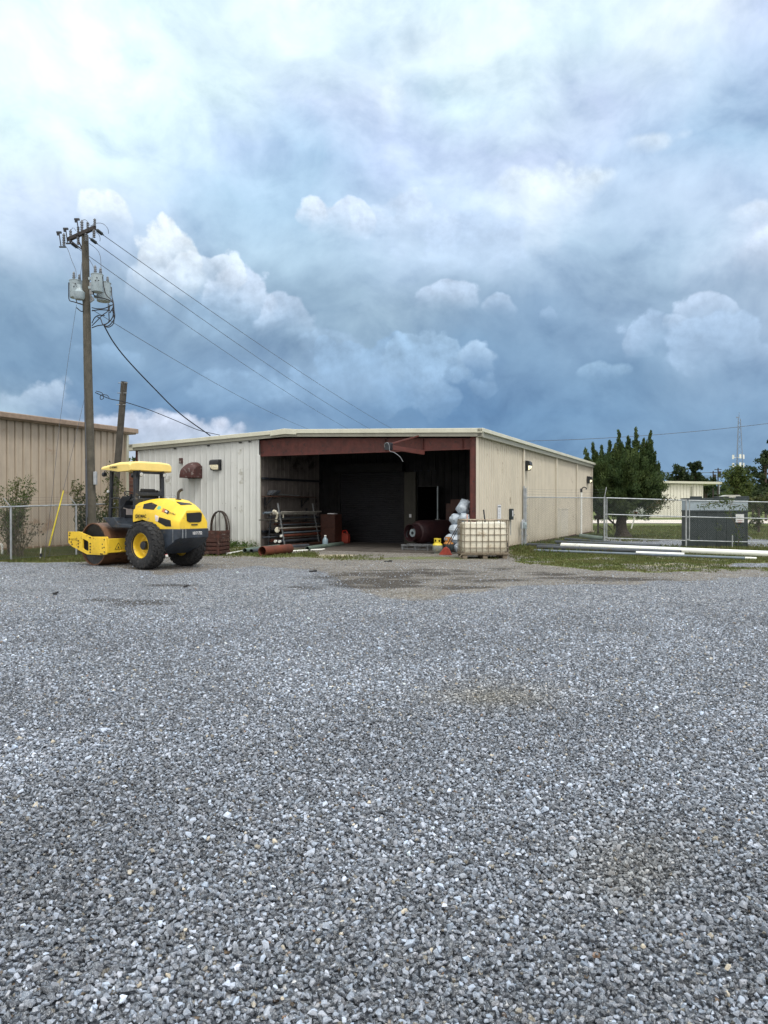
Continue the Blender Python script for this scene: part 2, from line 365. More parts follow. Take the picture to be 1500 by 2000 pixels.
# ---------- mesh builder ----------
def frame(d):
    d = Vector(d).normalized()
    up = Vector((0, 0, 1)) if abs(d.z) < .95 else Vector((1, 0, 0))
    x = up.cross(d).normalized(); y = d.cross(x)
    return x, y, d
class MB:
    def __init__(s): s.v = []; s.f = []
    def add(s, vs, fs):
        o = len(s.v); s.v += [tuple(v) for v in vs]; s.f += [tuple(i+o for i in f) for f in fs]
        return s
    def box(s, c, d, rot=None):
        hx, hy, hz = d[0]/2, d[1]/2, d[2]/2
        vs = [Vector((x, y, z)) for x in (-hx, hx) for y in (-hy, hy) for z in (-hz, hz)]
        if rot is not None:
            R = rot if isinstance(rot, Matrix) else Matrix.Rotation(rot, 3, 'Z')
            vs = [R @ v for v in vs]
        vs = [v+Vector(c) for v in vs]
        return s.add(vs, [(0,1,3,2),(4,6,7,5),(0,4,5,1),(2,3,7,6),(0,2,6,4),(1,5,7,3)])
    def bb(s, x0, x1, y0, y1, z0, z1): return s.box(((x0+x1)/2, (y0+y1)/2, (z0+z1)/2), (abs(x1-x0), abs(y1-y0), abs(z1-z0)))
    def bar(s, p0, p1, w, h=None):
        """square bar between two points"""
        h = h or w; p0 = Vector(p0); p1 = Vector(p1); x, y, d = frame(p1-p0)
        vs = [p + x*a*w/2 + y*b*h/2 for p in (p0, p1) for a, b in ((-1,-1),(1,-1),(1,1),(-1,1))]
        return s.add(vs, [(0,3,2,1),(4,5,6,7),(0,1,5,4),(1,2,6,5),(2,3,7,6),(3,0,4,7)])
    def cyl(s, p0, p1, r0, r1=None, n=12, caps=True):
        r1 = r0 if r1 is None else r1; p0 = Vector(p0); p1 = Vector(p1); x, y, d = frame(p1-p0)
        vs = [p + (x*math.cos(2*PI*i/n)+y*math.sin(2*PI*i/n))*r for p, r in ((p0, r0), (p1, r1)) for i in range(n)]
        fs = [(i, (i+1) % n, n+(i+1) % n, n+i) for i in range(n)]
        if caps: fs += [tuple(range(n))[::-1], tuple(range(n, 2*n))]
        return s.add(vs, fs)
    def tube(s, pts, r, n=6, caps=True):
        pts = [Vector(p) for p in pts]; o = len(s.v); m = len(pts)
        rr = r if hasattr(r, '__len__') else [r]*m
        px = None
        for k, p in enumerate(pts):
            d = (pts[min(k+1, m-1)]-pts[max(k-1, 0)]).normalized()
            if px is None: x, y, _ = frame(d)
            else:
                x = (px - d*px.dot(d)).normalized(); y = d.cross(x)
            px = x
            s.v += [tuple(p + (x*math.cos(2*PI*i/n)+y*math.sin(2*PI*i/n))*rr[k]) for i in range(n)]
        for k in range(m-1):
            for i in range(n):
                s.f.append((o+k*n+i, o+k*n+(i+1) % n, o+(k+1)*n+(i+1) % n, o+(k+1)*n+i))
        if caps: s.f += [tuple(o+i for i in range(n))[::-1], tuple(o+(m-1)*n+i for i in range(n))]
        return s
    def pipe(s, p0, p1, ro, ri, n=24):
        """open hollow pipe"""
        p0 = Vector(p0); p1 = Vector(p1); x, y, d = frame(p1-p0); o = len(s.v)
        for p, r in ((p0, ro), (p1, ro), (p1, ri), (p0, ri)):
            s.v += [tuple(p + (x*math.cos(2*PI*i/n)+y*math.sin(2*PI*i/n))*r) for i in range(n)]
        for k in range(4):
            k2 = (k+1) % 4
            s.f += [(o+k*n+i, o+k*n+(i+1) % n, o+k2*n+(i+1) % n, o+k2*n+i) for i in range(n)]
        return s
    def lathe(s, prof, n=24, mtx=None, loc=(0,0,0), axis=None, close=False, caps=True):
        """prof = [(r, h)] round local z; axis turns z into that direction"""
        if axis is not None:
            x, y, d = frame(axis)
        else: x, y, d = Vector((1,0,0)), Vector((0,1,0)), Vector((0,0,1))
        loc = Vector(loc); o = len(s.v); m = len(prof)
        for r, h in prof:
            s.v += [tuple(loc + (x*math.cos(2*PI*i/n)+y*math.sin(2*PI*i/n))*r + d*h) for i in range(n)]
        for k in range(m-1 + (1 if close else 0)):
            k2 = (k+1) % m
            s.f += [(o+k*n+i, o+k*n+(i+1) % n, o+k2*n+(i+1) % n, o+k2*n+i) for i in range(n)]
        if not close and caps:
            if prof[0][0] > 1e-4: s.f.append(tuple(o+i for i in range(n))[::-1])
            if prof[-1][0] > 1e-4: s.f.append(tuple(o+(m-1)*n+i for i in range(n)))
        return s
    def prism(s, poly, a, b, ax='y'):
        """extrude a polygon; ax='y': poly is (x,z) swept y a..b; 'x': (y,z); 'z': (x,y)"""
        n = len(poly)
        g = {'y': lambda p, t: (p[0], t, p[1]), 'x': lambda p, t: (t, p[0], p[1]), 'z': lambda p, t: (p[0], p[1], t)}[ax]
        vs = [g(p, a) for p in poly] + [g(p, b) for p in poly]
        fs = [(i, (i+1) % n, n+(i+1) % n, n+i) for i in range(n)] + [tuple(range(n))[::-1], tuple(range(n, 2*n))]
        return s.add(vs, fs)
    def build(s, name, m, parent=None, smooth=None, bevel=0, loc=None, rot=None, label=None, seg=2):
        me = bpy.data.meshes.new(name); me.from_pydata(s.v, [], s.f); me.update()
        import bmesh
        b = bmesh.new(); b.from_mesh(me); bmesh.ops.recalc_face_normals(b, faces=b.faces); b.to_mesh(me); b.free()
        if smooth is not None:
            me.shade_smooth(); me.set_sharp_from_angle(angle=rad(smooth))
        me.materials.append(M[m] if isinstance(m, str) else m)
        o = bpy.data.objects.new(name, me); COL.objects.link(o)
        if parent: o.parent = parent
        if loc is not None: o.location = loc
        if rot is not None: o.rotation_euler = rot
        if bevel:
            bv = o.modifiers.new('bevel', 'BEVEL'); bv.width = bevel; bv.segments = seg; bv.limit_method = 'ANGLE'; bv.angle_limit = rad(35)
            me.shade_smooth(); me.set_sharp_from_angle(angle=rad(30)); bv.harden_normals = False
        if label: o['label'] = label
        return o
def build_each(b, name, m, parent=None, **kw):
    """every separate piece of the builder becomes an object of its own"""
    par = list(range(len(b.v)))
    def find(i):
        while par[i] != i: par[i] = par[par[i]]; i = par[i]
        return i
    for f in b.f:
        r0 = find(f[0])
        for i in f[1:]: par[find(i)] = r0
    groups = {}
    for f in b.f: groups.setdefault(find(f[0]), []).append(f)
    out = []
    for fs in groups.values():
        ids = sorted({i for f in fs for i in f}); mp = {i: k for k, i in enumerate(ids)}
        q = MB(); q.v = [b.v[i] for i in ids]; q.f = [tuple(mp[i] for i in f) for f in fs]
        out.append(q.build(name, m, parent, **kw))
    return out
def npmesh(name, V, Fc, m, parent=None, attr=None, k=None, smooth=False):
    """numpy mesh: V (n,3), Fc (m,k)"""
    k = Fc.shape[1]; me = bpy.data.meshes.new(name)
    me.vertices.add(len(V)); me.vertices.foreach_set('co', V.astype(np.float32).ravel())
    me.loops.add(Fc.size); me.loops.foreach_set('vertex_index', Fc.astype(np.int32).ravel())
    me.polygons.add(len(Fc)); me.polygons.foreach_set('loop_start', np.arange(0, Fc.size, k, dtype=np.int32))
    try: me.polygons.foreach_set('loop_total', np.full(len(Fc), k, dtype=np.int32))
    except Exception: pass
    me.update(calc_edges=True)
    if not smooth: me.polygons.foreach_set('use_smooth', np.zeros(len(Fc), dtype=bool))
    if attr is not None:
        for an, (dom, arr) in attr.items():
            ca = me.color_attributes.new(an, 'FLOAT_COLOR', dom)
            ca.data.foreach_set('color', arr.astype(np.float32).ravel())
    me.materials.append(M[m] if isinstance(m, str) else m)
    o = bpy.data.objects.new(name, me); COL.objects.link(o)
    if parent: o.parent = parent
    return o
def thing(name, label, cat, loc=(0,0,0), rz=0, group=None):
    o = bpy.data.objects.new(name, None); COL.objects.link(o); o.empty_display_size = .2
    o.location = loc; o.rotation_euler = (0, 0, rz); o['label'] = label; o['category'] = cat
    if group: o['group'] = group
    return o
def tag(o, label, cat, group=None, kind=None):
    o['label'] = label; o['category'] = cat
    if group: o['group'] = group
    if kind: o['kind'] = kind
    return o
def struct(o, label=None, kind='structure'):
    o['kind'] = kind
    if label: o['label'] = label
    return o
def text(name, s, size, m, parent, loc, rot, ext=.002, bold=False, sx=1.0, align='CENTER', offset=0.0):
    cu = bpy.data.curves.new(name, 'FONT'); cu.body = s; cu.size = size; cu.extrude = ext; cu.align_x = align; cu.align_y = 'CENTER'
    if bold: cu.offset = offset or size*.02
    cu.materials.append(M[m]); tmp = bpy.data.objects.new(name, cu); COL.objects.link(tmp)
    bpy.context.view_layer.update()
    me = bpy.data.meshes.new_from_object(tmp.evaluated_get(bpy.context.evaluated_depsgraph_get())); me.name = name
    bpy.data.objects.remove(tmp); bpy.data.curves.remove(cu)
    if not me.materials: me.materials.append(M[m])
    o = bpy.data.objects.new(name, me); COL.objects.link(o)
    o.parent = parent; o.location = loc; o.scale = (sx, 1, 1)
    if isinstance(rot, Matrix): o.rotation_euler = rot.to_euler()
    else: o.rotation_euler = rot
    return o
def basis(xd, yd):
    """rotation whose local x,y point along xd, yd"""
    x = Vector(xd).normalized(); y = Vector(yd); y = (y - x*y.dot(x)).normalized(); z = x.cross(y)
    return Matrix((x, y, z)).transposed()
def catenary(p0, p1, sag, n=16):
    p0 = Vector(p0); p1 = Vector(p1)
    return [p0.lerp(p1, i/n) - Vector((0, 0, sag*4*(i/n)*(1-i/n))) for i in range(n+1)]
def spline(pts, n=8):
    """Catmull-Rom through points"""
    pts = [Vector(p) for p in pts]; q = [pts[0]*2-pts[1]] + pts + [pts[-1]*2-pts[-2]]; out = []
    for i in range(1, len(q)-2):
        a, b, c, d = q[i-1:i+3]
        for k in range(n):
            t = k/n
            out.append(.5*((2*b)+(c-a)*t+(2*a-5*b+4*c-d)*t*t+(3*b-a-3*c+d)*t**3))
    out.append(pts[-1]); return out
def copy_tree(o, parent=None):
    c = o.copy(); COL.objects.link(c)
    if parent: c.parent = parent
    for ch in list(o.children): copy_tree(ch, c)
    return c
# leaves: many small faces scattered in given clumps
def leaves(name, clumps, m, parent, size=(.05,.09), seed=1, up=0.0, aspect=.5, per=None):
    """clumps: list of (centre, (rx,ry,rz), count[, direction])"""
    r = np.random.default_rng(seed); Cs = []; Ds = []
    for cl in clumps:
        c, rr, n = cl[:3]
        d = r.normal(size=(n, 3)); d /= np.linalg.norm(d, axis=1)[:, None]
        rad_ = r.random(n)**(1/2.4)
        Cs.append(np.array(c) + d*rad_[:, None]*np.array(rr))
        dd = d + r.normal(size=(n, 3))*.6
        if len(cl) > 3: dd = r.normal(size=(n, 3))*.35 + np.array(cl[3])
        Ds.append(dd)
    C_ = np.concatenate(Cs); D_ = np.concatenate(Ds); n = len(C_)
    D_[:, 2] += up; D_ /= np.linalg.norm(D_, axis=1)[:, None] + 1e-9
    t = r.normal(size=(n, 3)); S = np.cross(D_, t); S /= np.linalg.norm(S, axis=1)[:, None] + 1e-9
    L = (size[0] + r.random(n)*(size[1]-size[0]))[:, None]
    V = np.stack([C_ - D_*L*.5, C_ + S*L*aspect*.5, C_ + D_*L*.5, C_ - S*L*aspect*.5], 1).reshape(-1, 3)
    return npmesh(name, V, np.arange(n*4).reshape(-1, 4), m, parent)
# ---------- ground ----------
def sstep(a, b, x):
    t = np.clip((x-a)/(b-a), 0, 1); return t*t*(3-2*t)
def gh(x, y):
    x = np.asarray(x, float); y = np.asarray(y, float)
    r = -.36*sstep(8.5, 13, x)*sstep(27, 32, y)*(1-sstep(45, 70, y))
    r = r + .02*np.sin(x*.9+1)*np.sin(y*.7)*sstep(9, 14, y)*(1-sstep(20, 23, y))
    return r
_r = np.random.default_rng(3)
def vnoise(x, y, s, seed=0):
    """cheap value noise"""
    g = np.random.default_rng(seed).random((256, 256)); x = x/s; y = y/s
    xi = np.floor(x).astype(int); yi = np.floor(y).astype(int); fx = x-xi; fy = y-yi
    fx = fx*fx*(3-2*fx); fy = fy*fy*(3-2*fy)
    G_ = lambda i, j: g[i % 256, j % 256]
    return (G_(xi, yi)*(1-fx)+G_(xi+1, yi)*fx)*(1-fy) + (G_(xi, yi+1)*(1-fx)+G_(xi+1, yi+1)*fx)*fy
BND = [(-900,1098),(0,1098),(150,1099),(250,1112),(320,1122),(400,1115),(500,1105),(560,1108),(640,1120),(690,1146),(740,1166),(800,1171),(850,1168),(890,1158),(940,1155),(1000,1147),(1120,1142),(1240,1141),(1270,1134),(1400,1129),(1500,1127),(2400,1122)]
STAIN = [(820,1120,170,12,.42),(700,1128,120,10,.5),(980,1110,60,5,.35),(620,1112,40,4,.35),(740,1137,85,9,1.0),(680,1140,50,6,.8),(590,1146,50,6,.5),(905,1147,60,4,.75),(1075,1122,55,4,.7),(960,1132,120,6,.45),(1180,1131,160,4,.6),(255,1174,80,6,.85),(240,1182,40,5,.35),(340,1144,55,3,.55),(365,1185,25,2,.4),(860,1098,120,3,.3),(760,1122,60,5,.5),(340,1106,110,8,.35),(700,1060,900,14,0),(1240,1090,45,5,.45),(1110,1085,60,4,.3)]
SAND = [(800,1160,60,7,.38),(640,1085,70,4,.9),(1290,1104,50,3,.8),(1360,1108,40,3,.6),(1100,1106,90,7,.35),(960,1356,110,20,.25),(1230,1690,110,60,.16),(1050,1116,60,6,.3)]
def zones(x, y):
    yy = np.maximum(y, .6); px = CX + F*x/yy; py = HY + F*CH/yy
    wob = (vnoise(x, y, .9, 1)-.5)*1.0 + (vnoise(x, y, .33, 2)-.5)*.6
    yb = np.interp(px, [b[0] for b in BND], [b[1] for b in BND])
    Yb = CH*F/(yb-HY)
    wid = .40 + .45*sstep(560, 640, px)*(1-sstep(1000, 1100, px))
    gr = sstep(-wid, wid, (Yb - y)/np.maximum(1, Yb/18) + wob*.75)
    gr = np.where(y < .7, 1, gr)
    # grass
    g = np.zeros_like(px)
    n = vnoise(x, y, 1.1, 5)*.6 + vnoise(x, y, .35, 6)*.4
    left = (1-sstep(225, 262, px))*sstep(1.0, -1.0, py-1098+wob*2)
    g = np.maximum(g, left)
    midl = sstep(375, 400, px)*(1-sstep(600, 640, px))*(1-sstep(1082, 1094, py + wob*6))*.95
    g = np.maximum(g, midl)
    right = sstep(985, 1010, px)*(1-sstep(np.interp(px, [980,1060,1160,1260,1500], [1088,1100,1108,1113,1110]), np.interp(px, [980,1060,1160,1260,1500], [1094,1108,1118,1123,1120]), py + wob*9))
    g = np.maximum(g, right)
    mid = sstep(560, 640, px)*(1-sstep(960, 1000, px))*np.exp(-((py-1090)/6)**2)*.55
    g = np.maximum(g, mid)
    g = g*np.clip(.35 + sstep(.25, .6, n)*.9, 0, 1)
    far = y > 26
    inside = (px > 1150) & (y > 26.5) & (y < 60)
    n2 = vnoise(x, y, 2.3, 9)
    yard = np.exp(-((py-1047)/9)**2)*.75 + np.exp(-((py-1062)/5)**2)*.3
    g = np.where(inside, np.clip(1.0 - yard*(.6+n2), .05, 1), g)
    g = np.where(y > 46, np.clip(.8 + n2*.3, 0, 1), g)
    g = np.where((px < 262) & far, .9, g)
    g = g*(1-gr)
    st = np.zeros_like(px); sa = np.zeros_like(px)
    for L_, T_ in ((STAIN, 's'), (SAND, 'a')):
        for cx, cy, rx, ry, k in L_:
            v = k*np.exp(-(((px-cx + wob*26)/rx)**2 + ((py-cy + wob*ry*1.1)/ry)**2))
            if T_ == 's': st = np.maximum(st, v*np.clip(vnoise(x+3, y*2.2, .55, 31)*1.5 + vnoise(x, y*2, .2, 32)*.7 - .1, .1, 1.35))
            else: sa = np.maximum(sa, v)
    # grey crushed stone yard beyond the fence, and the small heap on the right
    pile = np.exp(-((px-1475)/48)**4 - ((py-1103.5)/4.5)**4)
    gr = np.maximum(gr, pile*1.2); g = g*(1-np.clip(pile*1.3, 0, 1))
    gr = np.where(inside, np.clip(yard*1.1*(.4+n2), 0, 1), gr)
    return np.clip(gr, 0, 1), np.clip(g, 0, 1), np.clip(st, 0, 1), np.clip(sa, 0, 1)
def axis_pts(lo, hi, d, far):
    c = list(np.arange(lo, hi+1e-6, d)); out = []; s = d; v = hi
    while v < far: s *= 1.35; v += s; out.append(v)
    neg = []; s = d; v = lo
    while v > -far: s *= 1.35; v -= s; neg.append(v)
    return np.array(neg[::-1] + c + out)
gx = axis_pts(-18, 20, .14, 3200); gy = axis_pts(6, 34, .12, 3200)
X_, Y_ = np.meshgrid(gx, gy, indexing='ij'); nx, ny = X_.shape
zr, zg, zs, za = zones(X_.ravel(), Y_.ravel())
Vg = np.stack([X_.ravel(), Y_.ravel(), gh(X_.ravel(), Y_.ravel()) - .02*(1-sstep(8.5, 12.5, Y_.ravel()))], 1)
idx = np.arange(nx*ny).reshape(nx, ny)
Fg = np.stack([idx[:-1, :-1], idx[1:, :-1], idx[1:, 1:], idx[:-1, 1:]], -1).reshape(-1, 4)
GRAV = None
def gravel_col(co, mac=True):
    """crushed limestone: cells of slate blue grey, pale and a few tan stones"""
    v1 = E.node('ShaderNodeTexVoronoi', feature='F1'); E.put(v1.inputs['Vector'], vadd(co, vscale(noise(co, 40, 2, .5, out='Color'), (.02, .02, .02)))); v1.inputs['Scale'].default_value = 44
    rc = sep(E(v1.outputs['Color']))
    c = ramp(rc[0], [(0, lin(58,63,72)), (.35, lin(96,102,112)), (.7, lin(140,146,155)), (.92, lin(186,190,196)), (1, lin(220,222,224))])
    c = mixc(step(rc[1], .95, .97, 0, .6), c, lin(150,128,100))
    c = mixc(step(E(v1.outputs['Distance']), .22, .85, 0, .90), c, lin(34,38,44))
    mcr = noise(co, .55, 4, .6)
    c = mixc(1.0, c, comb(*[.97 + mcr*.40, .95 + mcr*.40, .92 + mcr*.39]), 'MULTIPLY')
    return c, E(v1.outputs['Distance'])
m = bpy.data.materials.new('ground_mix'); m.use_nodes = True; E.nt = m.node_tree; M['ground_mix'] = m
bs = m.node_tree.nodes['Principled BSDF']
pos = E(E.node('ShaderNodeNewGeometry').outputs['Position'])
za_ = E(E.node('ShaderNodeAttribute', attribute_name='zone').outputs['Color']); zr_, zg_, zs_ = sep(za_)
sand_ = E(E.node('ShaderNodeAttribute', attribute_name='sand').outputs['Fac'])
gc, gd = gravel_col(pos)
nb = noise(pos, 5.5, 6, .7) - .5; nbf = noise(pos, 26, 4, .7) - .5
dirt = ramp(noise(pos, 1.4, 8, .68), [(.3, lin(70,64,55)), (.5, lin(94,87,76)), (.7, lin(116,109,98))])
vd = voro(pos, 60, 'F1', out='Color'); vds = sep(vd)
dirt = mixc(step(vds[0], .62, .75, 0, .75), dirt, mixc(vds[1], lin(120,122,126), lin(196,196,194)))
dirt = mixc(step(vds[2], .80, .85, 0, .5), dirt, lin(66,60,54))
sandc = mixc(noise(pos, 30, 3, .6), lin(190,180,158), lin(150,140,120))
grass = ramp(noise(pos, 2.2, 7, .7), [(.28, lin(62,66,34)), (.45, lin(84,96,44)), (.6, lin(108,116,58)), (.78, lin(140,134,86))])
grass = mixc(step(noise(pos, 45, 4, .7), .45, .7, 0, .55), grass, lin(52,62,26))
col = mixc(step(sand_ + nb*.5 + nbf*.4, .30, .62), dirt, sandc)
col = mixc(step(zg_ + nb*1.0 + nbf*.8, .36, .62), col, grass)
col = mixc(step(zr_ + nb*.35 + nbf*.5, .38, .60), col, gc)
tint = mixc(step(sand_*zr_, 0, .3, 0, .30), col, lin(130,122,100))
stc = step(zs_ + nb*.8*zs_ + nbf*.7*zs_, .10, .50, 0, .94)
col = mixc(stc, tint, mixc(.6, lin(46,39,34), mixc(1.0, tint, (.35,.33,.3,1), 'MULTIPLY')))
E.put(bs.inputs['Base Color'], col); bs.inputs['Roughness'].default_value = .9; bs.inputs['Specular IOR Level'].default_value = .3
bmp = E.node('ShaderNodeBump'); bmp.inputs['Strength'].default_value = .75; bmp.inputs['Distance'].default_value = .018
hgt = (1 - gd)*1.0 + nbf*.6
E.put(bmp.inputs['Height'], hgt); m.node_tree.links.new(bmp.outputs[0], bs.inputs['Normal'])
o = npmesh('ground', Vg, Fg, 'ground_mix', attr={'zone': ('POINT', np.stack([zr, zg, zs, np.ones_like(zr)], 1)), 'sand': ('POINT', np.stack([za, za, za, np.ones_like(za)], 1))}, smooth=True)
struct(o)

# ---------- loose crushed stone ----------
def hull_stone(seed, nv, flat=.62):
    import bmesh
    r = np.random.default_rng(seed); p = r.normal(size=(nv, 3)); p /= np.linalg.norm(p, axis=1)[:, None]
    p *= (.75 + .3*r.random((nv, 1))); p *= np.array([1.0, .62 + .3*r.random(), flat*(.7+.5*r.random())])
    b = bmesh.new()
    for q in p: b.verts.new(q)
    res = bmesh.ops.convex_hull(b, input=b.verts)
    bmesh.ops.delete(b, geom=[v for v in b.verts if not v.link_faces], context='VERTS')
    bmesh.ops.triangulate(b, faces=b.faces); b.verts.index_update()
    V = np.array([v.co[:] for v in b.verts]); Fc = np.array([[v.index for v in f.verts] for f in b.faces]); b.free()
    return V, Fc
def stones(name, xs, ys, size, zoff, nv, seed, palette_shift=0.0, ntmpl=10, label=None):
    r = np.random.default_rng(seed); n = len(xs)
    T_ = [hull_stone(seed*100+k, nv) for k in range(ntmpl)]
    which = r.integers(0, ntmpl, n)
    ang = r.random(n)*2*PI; tl = r.normal(size=n)*.35; tl2 = r.normal(size=n)*.35
    z = gh(xs, ys) + zoff
    u_ = r.random(n); lum_ = np.where(u_ < .40, .092, np.where(u_ < .80, .205, .36))*np.exp(r.normal(size=n)*.24)*(.90+.16*sstep(2.5, 9, ys))  # colour pales with distance, painting in the lit tops seen at grazing angle
    lum_ = np.where(r.random(n) < .018, .34 + .12*r.random(n), lum_)
    tint_ = np.stack([np.ones(n)*.875, np.ones(n)*.99, np.ones(n)*1.19], 1) + r.normal(size=(n, 1))*np.array([[.03, .0, -.03]])
    worn = zones(xs, ys)[3]; lum_ = lum_*(1-.35*np.clip(worn*2.2, 0, 1)); wt = np.clip(worn*2.6, 0, .8)[:, None]; tint_ = tint_*(1-wt) + np.array([[1.10, 1.0, .74]])*wt
    lum_ = lum_*(.82 + .40*vnoise(xs, ys, .8, 21)) * (.90 + .2*vnoise(xs+2*np.sin(ys*.7), ys*.35, 1.3, 22))
    tan = r.random(n) < .022; tint_[tan] = [1.14, 1.02, .80]
    brn = r.random(n) < .002; tint_[brn] = [1.3, .8, .5]; lum_[brn] *= .7
    colr_ = np.clip(lum_[:, None]*tint_, .012, .75)
    Vs = []; Fs = []; Cs = []; off = 0
    for k in range(ntmpl):
        sel = np.where(which == k)[0]
        if not len(sel): continue
        V, Fc = T_[k]; a = ang[sel]; s = size[sel]
        ca, sa = np.cos(a), np.sin(a)
        v = V[None]*s[:, None, None]
        # tilt about x then y, then spin
        t1 = tl[sel]; c1, s1 = np.cos(t1), np.sin(t1)
        y1 = v[..., 1]*c1[:, None] - v[..., 2]*s1[:, None]; z1 = v[..., 1]*s1[:, None] + v[..., 2]*c1[:, None]; x1 = v[..., 0]
        t2 = tl2[sel]; c2, s2 = np.cos(t2), np.sin(t2)
        x2 = x1*c2[:, None] + z1*s2[:, None]; z2 = -x1*s2[:, None] + z1*c2[:, None]
        X = x2*ca[:, None] - y1*sa[:, None] + xs[sel][:, None]; Yv = x2*sa[:, None] + y1*ca[:, None] + ys[sel][:, None]; Z = z2 + z[sel][:, None]
        m_ = len(V); Vs.append(np.stack([X, Yv, Z], -1).reshape(-1, 3))
        Fs.append((Fc[None] + (off + np.arange(len(sel))*m_)[:, None, None]).reshape(-1, 3)); off += len(sel)*m_
        Cs.append(np.repeat(np.concatenate([colr_[sel], np.ones((len(sel), 1))], 1), m_, axis=0))
    return npmesh(name, np.concatenate(Vs), np.concatenate(Fs), 'stone', attr={'tone': ('POINT', np.concatenate(Cs))})
m = bpy.data.materials.new('stone'); m.use_nodes = True; E.nt = m.node_tree; M['stone'] = m
bs = m.node_tree.nodes['Principled BSDF']
pos = E(E.node('ShaderNodeNewGeometry').outputs['Position'])
tone = E(E.node('ShaderNodeAttribute', attribute_name='tone').outputs['Color'])
v_ = noise(pos, 130, 4, .65)
tone = mixc(1.0, tone, comb(*[.62 + v_*.76]*3), 'MULTIPLY')
vein = noise(pos, 70, 3, .6, 1.2)
tone = mixc(step(E.m('ABSOLUTE', vein-.5), .03, .008, 0, .45), tone, lin(200,205,210))
mac = noise(pos, .55, 4, .6); mac2 = noise(pos, .13, 2, .5)
tone = mixc(1.0, tone, comb(*[.66 + mac*.42 + mac2*.30]*3), 'MULTIPLY')
E.put(bs.inputs['Base Color'], tone); bs.inputs['Roughness'].default_value = .72; bs.inputs['Specular IOR Level'].default_value = .35
def field(y0, y1, d, marg, seed, keep=None):
    r = np.random.default_rng(seed); out = []
    y = y0
    while y < y1:
        hw = y*.53 + marg; xs = np.arange(-hw, hw, d); xs = xs + (r.random(len(xs))-.5)*d*1.1
        out.append(np.stack([xs, y + (r.random(len(xs))-.5)*d*1.1], 1)); y += d
    p = np.concatenate(out)
    return p[:, 0], p[:, 1], r
LOD = 1.0
xs, ys, r = field(1.95, 5.6, .0205, .55, 11)
sz = .0128*np.exp(r.normal(size=len(xs))*.30)
x2, y2, r2 = field(1.95, 5.6, .0235, .55, 17)
zo = np.concatenate([-.006 + r.random(len(xs))*.015, -.016 + r2.random(len(x2))*.006]); sz = np.concatenate([sz, .0125*np.exp(r2.normal(size=len(x2))*.25)])
xs = np.concatenate([xs, x2]); ys = np.concatenate([ys, y2])
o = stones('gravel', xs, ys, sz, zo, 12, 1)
struct(o, 'loose slate grey crushed stone in the foreground', 'stuff')
xs, ys, r = field(5.6, 13.5, .0235, .45, 12)
keep = r.random(len(xs)) < np.where(ys > 7.6, .06+.94*(1-(ys-7.6)/5.9)**1.6, 1)
xs, ys = xs[keep], ys[keep]
sz = .0132*np.exp(r.normal(size=len(xs))*.30)
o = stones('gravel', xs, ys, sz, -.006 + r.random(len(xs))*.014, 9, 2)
struct(o, 'loose slate grey crushed stone in the middle of the yard', 'stuff')
# sparser larger stones on to the edge of the gravel, thinning into the dirt
xs, ys, r = field(8.2, 22.5, .062, .5, 13)
a_, b_, c_, d_ = zones(xs, ys)
keep = (r.random(len(xs)) < np.clip(a_*.5 + .30, 0, 1)) & (b_ < .12)
xs, ys = xs[keep], ys[keep]
sz = .012*np.exp(r.normal(size=len(xs))*.35)
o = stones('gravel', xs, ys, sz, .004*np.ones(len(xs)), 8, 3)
struct(o, 'scattered stones at the far edge of the gravel yard', 'stuff')
# ---------- metal shop building ----------
def ribbed(b, x0, x1, zt, z0=0.0, pitch=.27, rib=.05, h=.03, plane='x', off=0.0, sgn=-1):
    """ribbed sheet wall; runs along x (plane 'x', faces -y) or along y (plane 'y'); zt(x) = top"""
    pts = []; x = x0
    while x < x1-1e-6:
        e = min(x+pitch, x1)
        pts += [(x, 0)]
        if e-x > rib*1.8:
            gv = rib*.42; pts += [(e-rib*1.4-gv, 0), (e-rib*1.4-gv*.85, -h*.9), (e-rib*1.4-gv*.15, -h*.9), (e-rib*1.4, 0), (e-rib*1.1, h), (e-rib*.3, h)]
        x = e
    pts.append((x1, 0))
    # break at the ridge so that the top follows it
    vs = []
    for px_, d in pts:
        t = zt(px_)
        for z in (z0, t):
            vs.append((px_, off+sgn*d, z) if plane == 'x' else (off-sgn*d, px_, z))
    n = len(pts)
    b.add(vs, [(2*i, 2*i+2, 2*i+3, 2*i+1) for i in range(n-1)])
    return b
R_ = (3.14, 24.8, 0)
shop = thing('metal_building', 'low ribbed metal workshop with a wide open bay under a red steel beam', 'workshop', R_, math.atan2(-.426, .905))
SM = shop.matrix_world
Wd = 15.07; Dp = 22.1; EV = 3.93; RG = .30
def zr_(x): return EV + RG*(1-abs(x+Wd/2)/(Wd/2))
def SW(x, y, z): # shop local -> world
    return Vector((R_[0]+.905*x+.426*y, R_[1]-.426*x+.905*y, z))
b = ribbed(MB(), -Wd+.22, -8.8, lambda x: zr_(x)-.02, pitch=.3)
b.build('front_wall', 'white_panel', shop)
b = MB(); b.bb(-8.86, -8.74, -.045, .0, 0, 3.56); b.bb(-Wd+.18, -Wd+.26, -.04, .0, 0, 3.9)
build_each(b, 'edge_trim', 'white_panel', shop, bevel=.006)
b = MB(); b.bb(-Wd+.0, -Wd+.14, .02, .2, 0, 3.92); b.build('corner_post', 'red_steel', shop)
b = ribbed(MB(), 0, Dp, lambda y: EV-.02, pitch=.27, plane='y', sgn=-1)
b.build('side_wall', 'beige_panel', shop)
b = MB(); b.bb(-.045, .035, -.05, .06, 0, EV-.03); b.build('corner_trim', 'beige_panel', shop, bevel=.008)
b = MB(); b.bb(-Wd-.0, -Wd+.03, .2, Dp, 0, EV-.02); b.bb(-Wd+.03, 0, Dp-.02, Dp+.02, 0, EV)
